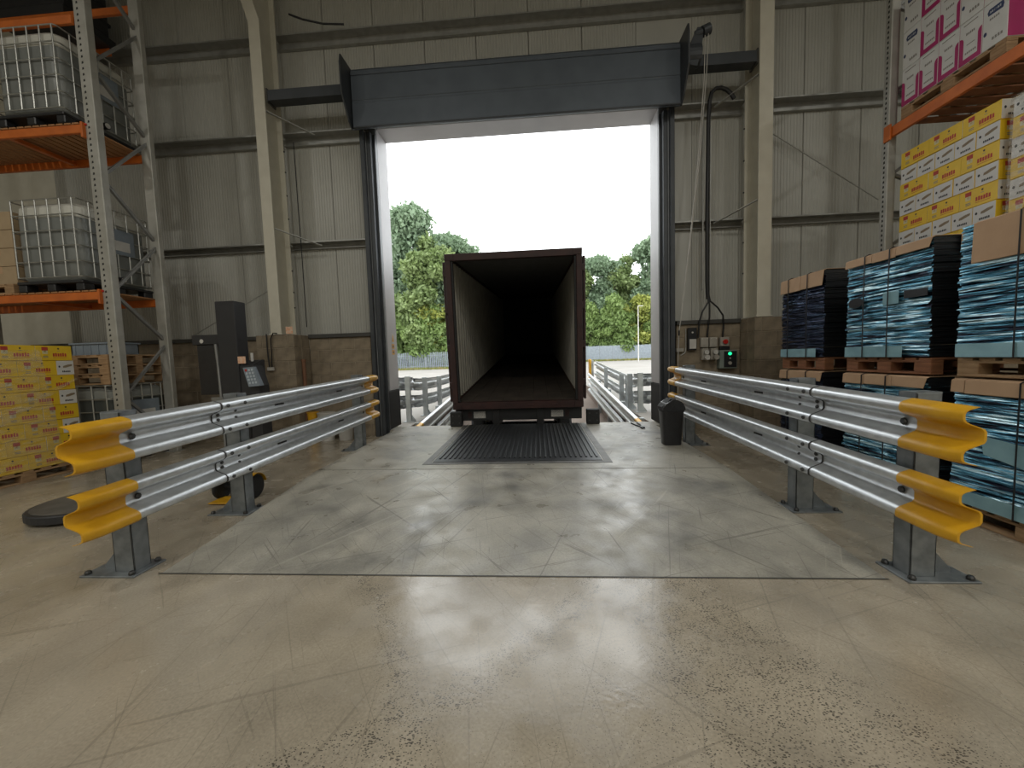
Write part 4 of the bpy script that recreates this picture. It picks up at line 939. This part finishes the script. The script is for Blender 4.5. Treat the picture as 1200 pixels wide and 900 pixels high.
# cable loom
lm = thing('cable_loom', 'thick black cable loom looping down the wall and splitting to three boxes', 'cable', (2.85, 6.6, 1.57))
trunk = [(3.22, 6.58, 5.30), (3.17, 6.58, 5.38), (3.10, 6.58, 5.445), (3.02, 6.58, 5.48), (2.94, 6.58, 5.475), (2.875, 6.58, 5.42), (2.845, 6.58, 5.30), (2.835, 6.60, 5.0), (2.835, 6.64, 3.6), (2.838, 6.64, 2.5), (2.85, 6.64, 2.2)]
MB().tube(trunk, .030, 10).build('trunk', M['cable'], lm, world=True)
for pts in ([(2.84, 6.63, 2.3), (2.85, 6.62, 2.15), (2.75, 6.62, 1.98), (2.71, 6.64, 1.82), (2.705, 6.66, 1.565)], [(2.845, 6.62, 2.3), (2.865, 6.61, 2.1), (2.87, 6.62, 1.9), (2.855, 6.65, 1.7), (2.85, 6.66, 1.565)], [(2.85, 6.63, 2.3), (2.88, 6.62, 2.16), (3.0, 6.62, 2.05), (3.09, 6.63, 1.92), (3.11, 6.65, 1.75), (3.10, 6.66, 1.56)]):
    MB().tube(pts, .014, 8).build('branch', M['cable'], lm, world=True)
for dx in (-.055, .06): MB().cbox(2.835+dx-.008, 2.835+dx+.008, 6.66, 6.70, 2.35, 5.25, .003).build('tray_edge', M['purlin'], lm, world=True)
ch = thing('hand_chain', 'pale hand chain hanging from the shutter gearbox', 'chain', (2.5, 6.25, 1.1))
MB().tube([(2.66, 6.2, 6.03), (2.63, 6.2, 5.4), (2.55, 6.25, 4.2), (2.44, 6.32, 3.0), (2.335, 6.40, 1.9), (2.315, 6.45, 1.66)], .006, 6).build('chain_run', M['cord'], ch, world=True)
MB().tube([(2.61, 6.2, 6.0), (2.60, 6.2, 5.4), (2.53, 6.25, 4.2), (2.43, 6.32, 3.0), (2.33, 6.40, 1.9), (2.315, 6.45, 1.66)], .006, 6).build('chain_run', M['cord'], ch, world=True)
MB().tube([(2.315, 6.45, 1.66), (2.318, 6.50, 1.2), (2.318, 6.52, .25)], .006, 6).build('chain_tail', M['cord'], ch, world=True)
MB().lathe([(.004, 0), (.014, .02), (.014, .08), (.004, .1)], 8, (0, 0, 0)).build('chain_clip', M['cable'], ch).location = (2.315-2.5, 6.45-6.25, 1.60-1.1)
# loose cable along the wall top left of shutter
tag(MB().tube([(-4.05, 6.70, 7.28), (-3.8, 6.68, 7.16), (-3.45, 6.68, 7.06), (-3.1, 6.70, 7.04)], .016, 6).build('loose_cable', M['cable']), 'black cable drooping at the top right of the left column', 'cable')
tag(MB().tube([(-4.14, 6.73, 5.2), (-4.14, 6.735, 4.2), (-4.13, 6.735, 3.2), (-4.13, 6.735, 2.0)], .008, 6).build('wall_cable', M['cable']), 'thin black cable running down behind the left column', 'cable')

# ================================================================== CONTAINER AND TRAILER
ct = thing('shipping_container', 'open empty red framed shipping container backed up to the dock', 'container', (-.385, 7.13, .38))
ct.rotation_euler[0] = math.radians(4.6)
CW, CHH, CLN = 1.22, 2.84, 12.0; p = .12
def cb_(name, m, *a, b=.004): return MB().cbox(*a, b).build(name, m, ct)
for s in (-1, 1):
    a, c_ = sorted((s*CW, s*(CW-.10))); cb_('corner_post', M['oxide'], a, c_, 0, .16, 0, CHH)
    a, c_ = sorted((s*(CW-.10), s*(CW-.14))); cb_('door_gasket', M['rubber'], a, c_, .02, .08, .14, CHH-.13)
    # corrugated side wall
    prof = []; y = .16
    while y < CLN: prof += [(y, .0), (y+.09, 0), (y+.12, .048), (y+.21, .048)]; y += .26
    prof.append((CLN, 0)); w = MB(); xs = s*(CW-.05); vs = [(xs+s*d, yy, z) for z in (.13, CHH-.05) for yy, d in prof]; k = len(prof)
    w.add(vs, [(i, i+1, k+i+1, k+i) for i in range(k-1)]); w.build('side_wall', M['cwall'], ct)
    a, c_ = sorted((s*CW, s*(CW-.07))); cb_('bottom_rail', M['oxide'], a, c_, .16, CLN, 0, .16); cb_('top_rail', M['oxide'], a, c_, .16, CLN, CHH-.07, CHH)
    # door leaf swung right back along the side, with lock rods
    xo = s*(CW+.045); a, c_ = sorted((xo-.022, xo+.022)); dl = cb_('door_leaf', M['oxide'], a, c_, .10, 1.28, .14, CHH-.12)
    for yy in (.40, .95):
        MB().cyl((s*(CW+.085), yy, .12), (s*(CW+.085), yy, CHH-.10), .017, 8).build('lock_rod', M['galv'], dl)
    for z in (.4, 1.1, 1.8, 2.45): cb_('hinge', M['oxide'], *sorted((s*(CW-.01), s*(CW+.05))), .02, .12, z, z+.12)
cb_('door_sill', M['oxide'], -CW, CW, 0, .14, 0, .13); cb_('door_header', M['oxide'], -CW, CW, 0, .14, CHH-.12, CHH)
for i in (-.7, -.25, .25, .7): cb_('lock_keeper', M['oxide'], i-.05, i+.05, -.012, 0, .05, .085, b=.003)
cb_('floor_light_block', M['chassis'], -CW+.06, CW-.06, .14, CLN, .06, .098)  # unseen sheet added to block light coming up between the boards
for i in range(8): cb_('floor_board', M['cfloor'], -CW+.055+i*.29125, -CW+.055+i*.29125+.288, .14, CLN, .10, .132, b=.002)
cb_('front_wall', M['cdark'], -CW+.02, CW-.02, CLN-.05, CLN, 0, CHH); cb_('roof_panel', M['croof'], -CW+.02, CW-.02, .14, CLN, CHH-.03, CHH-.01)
for s in (-1, 1):
    for z in (0, CHH-.118): cb_('corner_casting', M['oxide'], *sorted((s*(CW+.004), s*(CW-.17))), -.006, .17, z, z+.118, b=.01)
tr = thing('trailer_chassis', 'black skeletal trailer chassis beneath the container', 'trailer', (-.385, 7.13, .38)); tr.rotation_euler[0] = math.radians(4.6)
def tb(name, m, *a, b=.006): return MB().cbox(*a, b).build(name, m, tr)
for s in (-1, 1):
    a, c_ = sorted((s*.35, s*.49)); tb('chassis_rail', M['chassis'], a, c_, .08, 11.8, -.40, -.005)
    a, c_ = sorted((s*.62, s*.86)); tb('tail_light', M['white'], a, c_, .10, .16, -.20, -.06); a, c_ = sorted((s*.88, s*.97)); tb('tail_light', M['oxide'], a, c_, .10, .16, -.20, -.06)
    for yy in (1.6, 2.9, 4.2):
        w = MB(); w.lathe([(.2, -.15), (.46, -.15), (.5, -.1), (.5, .1), (.46, .15), (.2, .15)], 24); w.v = [(z_+s*.95, y_+yy, x_-.72) for x_, y_, z_ in w.v]; w.build('wheel', M['rubber'], tr)
tb('bolster', M['chassis'], -1.2, 1.2, .10, .30, -.24, -.012); tb('bumper_bar', M['chassis'], -1.15, 1.15, .12, .24, -.62, -.45)
for yy in (1.6, 2.9, 4.2): MB().cyl((-.95, yy, -.72), (.95, yy, -.72), .07, 10).build('axle', M['chassis'], tr)

# ================================================================== OUTSIDE
# yard and sunken loading well
g = MB(); SLP = .083
wz = lambda y: min(-1.15+SLP*(y-7.1), 0.0); YE = 7.1+1.15/SLP
g.add([(-150, 7.2, 0), (-2.62, 7.2, 0), (-2.62, YE, 0), (2.16, YE, 0), (2.16, 7.2, 0), (150, 7.2, 0), (150, 230, 0), (-150, 230, 0)], [(0, 1, 2, 7), (7, 2, 3, 6), (3, 4, 5, 6)])
gy = struct(g.build('ground', M['yard']), 'bright concrete yard beyond the dock')
MB().add([(-2.62, 7.1, -1.15), (2.16, 7.1, -1.15), (2.16, YE, 0), (-2.62, YE, 0)], [(0, 1, 2, 3)]).build('well_ramp', M['ramp_out'], gy)
for x in (-2.62, 2.16): MB().add([(x, 7.1, -1.15), (x, YE, 0), (x, 7.1, 0)], [(0, 1, 2)]).build('well_side', M['ramp_out'], gy)
MB().box(-2.62, 2.16, 7.03, 7.1, -1.2, -.021).build('dock_face', M['ramp'], gy)
# wheel guides in the well
def wheel_guide(label, xb, s):
    t = thing('wheel_guide', label, 'guard rail', (xb, 8, 0))
    for dz in (-.10, -.50): smooth_beam(wbeam(7.78, 15, xb, s, dz, SLP, 7.78, 0, .006).build('rail', M['galv'], t, world=True))
    e = wbeam(7.52, 7.80, xb, s, -.10, SLP, 7.78, .010, .012); smooth_beam(e.build('end_cap', M['yellow'], t, world=True))
    for y in (7.9, 9.6, 11.4, 13.2):
        a, c_ = sorted((xb-s*.012, xb-s*.11)); MB().cbox(a, c_, y-.05, y+.05, wz(y), -.0+SLP*(y-7.78)+.02, .004).build('post', M['galvdaylit'], t, world=True)
wheel_guide('low wheel guide rail in the loading well left of the container', -2.50, 1); wheel_guide('low wheel guide rail in the loading well right of the container', 2.03, -1)
# outdoor barriers: posts in front, rails behind
def yard_barrier(label, pts, tops, yellow_end=False, side=1):
    t = thing('yard_barrier', label, 'barrier', (pts[0][0], pts[0][1], 0))
    for i in range(len(pts)-1):
        a, b_ = Vector((*pts[i], 0)), Vector((*pts[i+1], 0)); d = (b_-a); n = Vector((-d.y, d.x, 0)).normalized()*side
        ln = d.length; ang = math.atan2(d.y, d.x)-PI/2
        for k in (0, 1):
            zc = -.17-k*.40
            w = wbeam(-.15, ln+.15, 0, -1 if side > 0 else 1, 0, (tops[i+1]-tops[i])/ln, 0, 0, .006)
            ca, sa = math.cos(ang), math.sin(ang)
            w.v = [(x*ca-y*sa+a.x+n.x*.10, x*sa+y*ca+a.y+n.y*.10, z+tops[i]+zc) for x, y, z in w.v]
            smooth_beam(w.build('rail', M['galv'], t, world=True))
    for (x, y), zt in zip(pts, tops):
        MB().cbox(x-.055, x+.055, y-.04, y+.04, 0.01, zt, .004).build('post', M['galvdaylit'], t, world=True)
        MB().cbox(x-.11, x+.11, y-.10, y+.10, 0, .012, .002).build('base_plate', M['galvdaylit'], t, world=True)
        MB().prism([(x+.055, .012), (x+.16, .012), (x+.055, .16)], 'y', y-.005, y+.005).build('gusset', M['galvdaylit'], t, world=True)
    if yellow_end:
        x, y = pts[-1]; MB().cbox(x-.14, x-.05, y-.15, y+.15, tops[-1]-.75, tops[-1]+.05, .02).build('end_cap', M['yellow'], t, world=True)
yard_barrier('grey galvanised yard barrier seen left of the container', [(-3.6, 7.75), (-2.83, 8.2), (-2.72, 9.1), (-2.68, 10.3), (-2.7, 12.3), (-2.7, 14.5)], [1.0, 1.0, .93, .90, .9, .95], False, 1)
yard_barrier('grey yard barrier along the well right of the container, yellow ended', [(2.28, 9.9), (2.3, 10.7), (2.3, 13.1), (2.3, 16.3)], [.80, .80, .92, 1.12], True, -1)
yard_barrier('grey galvanised yard barrier running right from the well corner', [(2.22, 9.4), (2.33, 8.9), (3.9, 8.4), (5.4, 8.4)], [.86, .90, .93, .93], False, 1)
# fences
def fence(label, x0, x1, y, hh, solid=False):
    t = thing('palisade_fence', label, 'fence', ((x0+x1)/2, y, 0)); b = MB(); x = x0; r = random.Random(3)
    while x < x1:
        dz = r.uniform(-.05, .05); w = .11 if not solid else .15
        b.prism([(x-w/2, .05), (x+w/2, .05), (x+w/2, hh-.08+dz), (x, hh+dz), (x-w/2, hh-.08+dz)], 'y', y-.02, y+.0); x += .22 if not solid else .17
    o = b.build('pales', M['fence'], t, world=True); o['kind'] = 'stuff'
    for z in (.45, hh-.5): MB().cbox(x0, x1, y, y+.04, z, z+.06, .006).build('fence_rail', M['fence'], t, world=True)
    x = x0
    while x <= x1: MB().cbox(x-.05, x+.05, y-.03, y+.09, 0, hh+.02, .006).build('fence_post', M['galvpost'], t, world=True); x += 2.75
fence('grey steel palisade fence left of the container below the trees', -36, -6, 57, 2.55)
fence('grey steel fence across the yard right of the container', -3, 44, 84, 3.3, True)
# grassy verges
def verge(label, x0, x1, y0, y1, n, hmax, seed):
    r = np.random.default_rng(seed); v = []; f = []
    for i in range(n):
        x = r.uniform(x0, x1); y = r.uniform(y0, y1); a = r.uniform(0, 6.28); w = r.uniform(.04, .10); hh = r.uniform(.3, 1)*hmax; k = len(v)
        v += [(x-w*math.cos(a), y-w*math.sin(a), 0), (x+w*math.cos(a), y+w*math.sin(a), 0), (x+r.normal(0, .1), y+r.normal(0, .1), hh)]; f.append((k, k+1, k+2))
    b = MB(); b.add(v, f); o = b.build('verge_grass', M['grass']); tag(o, label, 'grass', kind='stuff')
verge('rough dry grass strip along the left fence foot', -36, -6, 54.8, 56.8, 5000, .40, 1)
verge('rough dry grass strip along the right fence foot', 0, 44, 81.5, 83.7, 6000, .55, 2)
# trees
def leaf_cloud(blobs, n, size, seed):
    r = np.random.default_rng(seed); vol = np.array([b[3]*b[4] for b in blobs]); pk = r.choice(len(blobs), n, p=vol/vol.sum())
    B = np.array(blobs)[pk]; d = r.normal(size=(n, 3)); d /= np.linalg.norm(d, axis=1)[:, None]
    rad = r.uniform(.25, 1, n)**.45; rad *= 1+.16*r.normal(size=n)
    c = B[:, :3]+d*rad[:, None]*np.stack([B[:, 3], B[:, 3], B[:, 4]], 1)
    a = r.normal(size=(n, 3)); a /= np.linalg.norm(a, axis=1)[:, None]; q = np.cross(a, r.normal(size=(n, 3))); q /= np.linalg.norm(q, axis=1)[:, None]
    s = size*r.uniform(.5, 1.3, n)[:, None]
    v = np.stack([c-a*s, c+q*s*.6, c+a*s, c-q*s*.6], 1).reshape(-1, 3)
    return v, np.arange(4*n).reshape(-1, 4)
def tree_meshes(hh, rad, n, size, seed, leaf, low=.18):
    r = random.Random(seed); blobs = []
    for k in range(40):
        z = r.uniform(low, .95); w = math.sin(PI*min(1, (z-low*.4)/(1.05-low*.4)))**.55
        a = r.uniform(0, 2*PI); d = r.uniform(.1, .75)*rad*w; br = rad*r.uniform(.22, .40)
        blobs.append((d*math.cos(a), d*math.sin(a), z*hh, br, br*.8))
    v, f = leaf_cloud(blobs, n, size, seed); me = bpy.data.meshes.new('crown'); me.from_pydata(v.tolist(), [], f.tolist()); me.materials.append(M[leaf])
    tb_ = MB(); tb_.tube([(0, 0, 0), (.1, 0, hh*.3), (0, .1, hh*.6), (.1, 0, hh*.85)], [hh*.018, hh*.014, hh*.009, .03], 8)
    for k in range(9):
        z = hh*r.uniform(.22, .75); a = r.uniform(0, 6.28); l = rad*r.uniform(.4, .8); tb_.tube([(0, 0, z), (l*.5*math.cos(a), l*.5*math.sin(a), z+l*.3), (l*math.cos(a), l*math.sin(a), z+l*.75)], [hh*.007, hh*.004, .02], 6)
    return me, tb_.mesh('trunk', M['bark'])
TM = {'A': tree_meshes(24, 6.2, 24000, .40, 1, 'leafA', .05), 'D': tree_meshes(24, 6.5, 24000, .40, 2, 'leafD', .05), 'B': tree_meshes(9, 3.4, 8000, .30, 3, 'leafB', .03), 'C': tree_meshes(13, 4.2, 11000, .33, 4, 'leafC', .04)}
def tree(kind, x, y, sc, label, cat='tree', name='tree', rz=0):
    t = thing(name, label, cat, (x, y, 0), rz, 'trees beyond the yard fences'); t.scale = (sc[0], sc[0], sc[1])
    c = link('crown', TM[kind][0], t); c['kind'] = 'stuff'; link('trunk', TM[kind][1], t)
tree('D', -20.3, 63, (1, 1.12), 'tall blue green tree against the left door reveal')
tree('A', -17.2, 60.5, (.95, .86), 'broad mid green tree in front of the taller trees at left', rz=1)
tree('D', -13.9, 65, (1.0, .93), 'tall rounded tree whose edge meets the container at left', rz=2.2)
tree('C', -16.0, 60.5, (1, .80), 'yellow green shrubby tree below the left trees')
tree('B', -18.5, 58.6, (.9, .95), 'bright green bush at the fence beside the left reveal', 'bush', 'bush')
tree('B', -14.0, 59, (.7, .55), 'small bright bush behind the palisade near the container', 'bush', 'bush', 2)
for x, y, sc_, lb in ((-22.5, 60, (1.1, 1.3), 'leafy bush furthest left behind the palisade'), (-11.2, 60.5, (1.0, 1.0), 'leafy bush behind the palisade next to the container'), (-16.3, 59.6, (1.0, 1.1), 'leafy bush behind the middle of the left palisade'),
    (11.5, 88.5, (1.2, 1.5), 'leafy bush close to the container edge at right'), (17.3, 88.5, (1.3, 1.7), 'tall leafy bush left of the street lamp'), (26.0, 87.0, (1.2, 1.3), 'leafy bush against the right door reveal')): tree('B', x, y, sc_, lb, 'bush', 'bush', x)
tree('A', -28, 66, (1, .95), 'tree standing furthest left of all the yard trees', rz=3); tree('A', -8, 90, (1, 1.04), 'tree top peeping over the left half of the container roof', rz=.5); tree('D', 1, 92, (1, 1.06), 'tree top peeping over the middle of the container roof', rz=4)
tree('A', 8.5, 91, (1, 1.02), 'tree top behind the right half of the container roof', rz=2.5)
tree('D', 15.5, 92, (1.0, 1.02), 'tall tree just right of the container', rz=1.4); tree('A', 21.5, 93, (1, 1.0), 'tall mid green tree behind the lamp post', rz=5); tree('D', 26.8, 90, (1, 1.16), 'tallest tree against the right door reveal', rz=.2); tree('A', 34, 92, (1, 1.1), 'tree standing furthest right of all the yard trees', rz=2)
tree('C', 23.3, 87.5, (1.1, 1.12), 'yellow green tree in front of the tallest right tree', rz=.7); tree('B', 15.0, 87, (1.2, 1.1), 'bright green bush over the fence right of the container', 'bush', 'bush', 1); tree('B', 19.4, 87, (1.2, 1.2), 'rounded green bush over the fence beside the lamp post', 'bush', 'bush', 3)
lp = thing('street_lamp', 'slim white street lamp in the yard right of the container', 'lamp post', (15.5, 60, 0))
MB().tube([(0, 0, 0), (0, 0, 4), (0, 0, 8.55)], [.09, .07, .05], 8).build('pole', M['white'], lp); MB().cbox(-.05, .75, -.10, .10, 8.5, 8.6, .02).build('lamp_head', M['white'], lp)
am = thing('radio_mast', 'thin mast rising above the trees right of the container', 'mast', (21.4, 96, 0)); MB().tube([(0, 0, 0), (0, 0, 20), (0, 0, 32)], [.25, .12, .06], 6).build('mast_pole', M['fence'], am); MB().cyl((-.5, 0, 29), (.5, 0, 29), .05, 6).build('cross_arm', M['fence'], am)
# ================================================================== HIGH BAY LAMPS
def high_bay(x, y, label):
    t = thing('high_bay_lamp', label, 'lamp', (x, y, 8.0)); MB().lathe([(.28, 0), (.26, .10), (.12, .22), (.12, .3)], 24).build('lamp_housing', M['lampb'], t); MB().cyl((0, 0, .3), (0, 0, .8), .012, 6).build('hanger', M['lampb'], t)
    MB().lathe([(.25, -.004), (.25, -.001)], 24).build('lens', M['lens'], t)
    ld = bpy.data.lights.new('lamp_light', 'AREA'); ld.shape = 'DISK'; ld.size = .5; ld.energy = LAMP_W; ld.color = (1, .98, .90); lo_ = bpy.data.objects.new('lamp_light', ld); COL.objects.link(lo_); lo_.parent = t; lo_.location = (0, 0, -.02)
k = 0
for y, row in ((-1.0, 'nearest the dock'), (-6.0, 'second from the dock'), (-11.5, 'furthest from the dock')):
    for x, c_ in ((-8.5, 'left'), (-2.6, 'centre left'), (2.6, 'centre right'), (7.6, 'right')): high_bay(x, y, f'round high bay ceiling lamp, {c_} one of the row {row}')
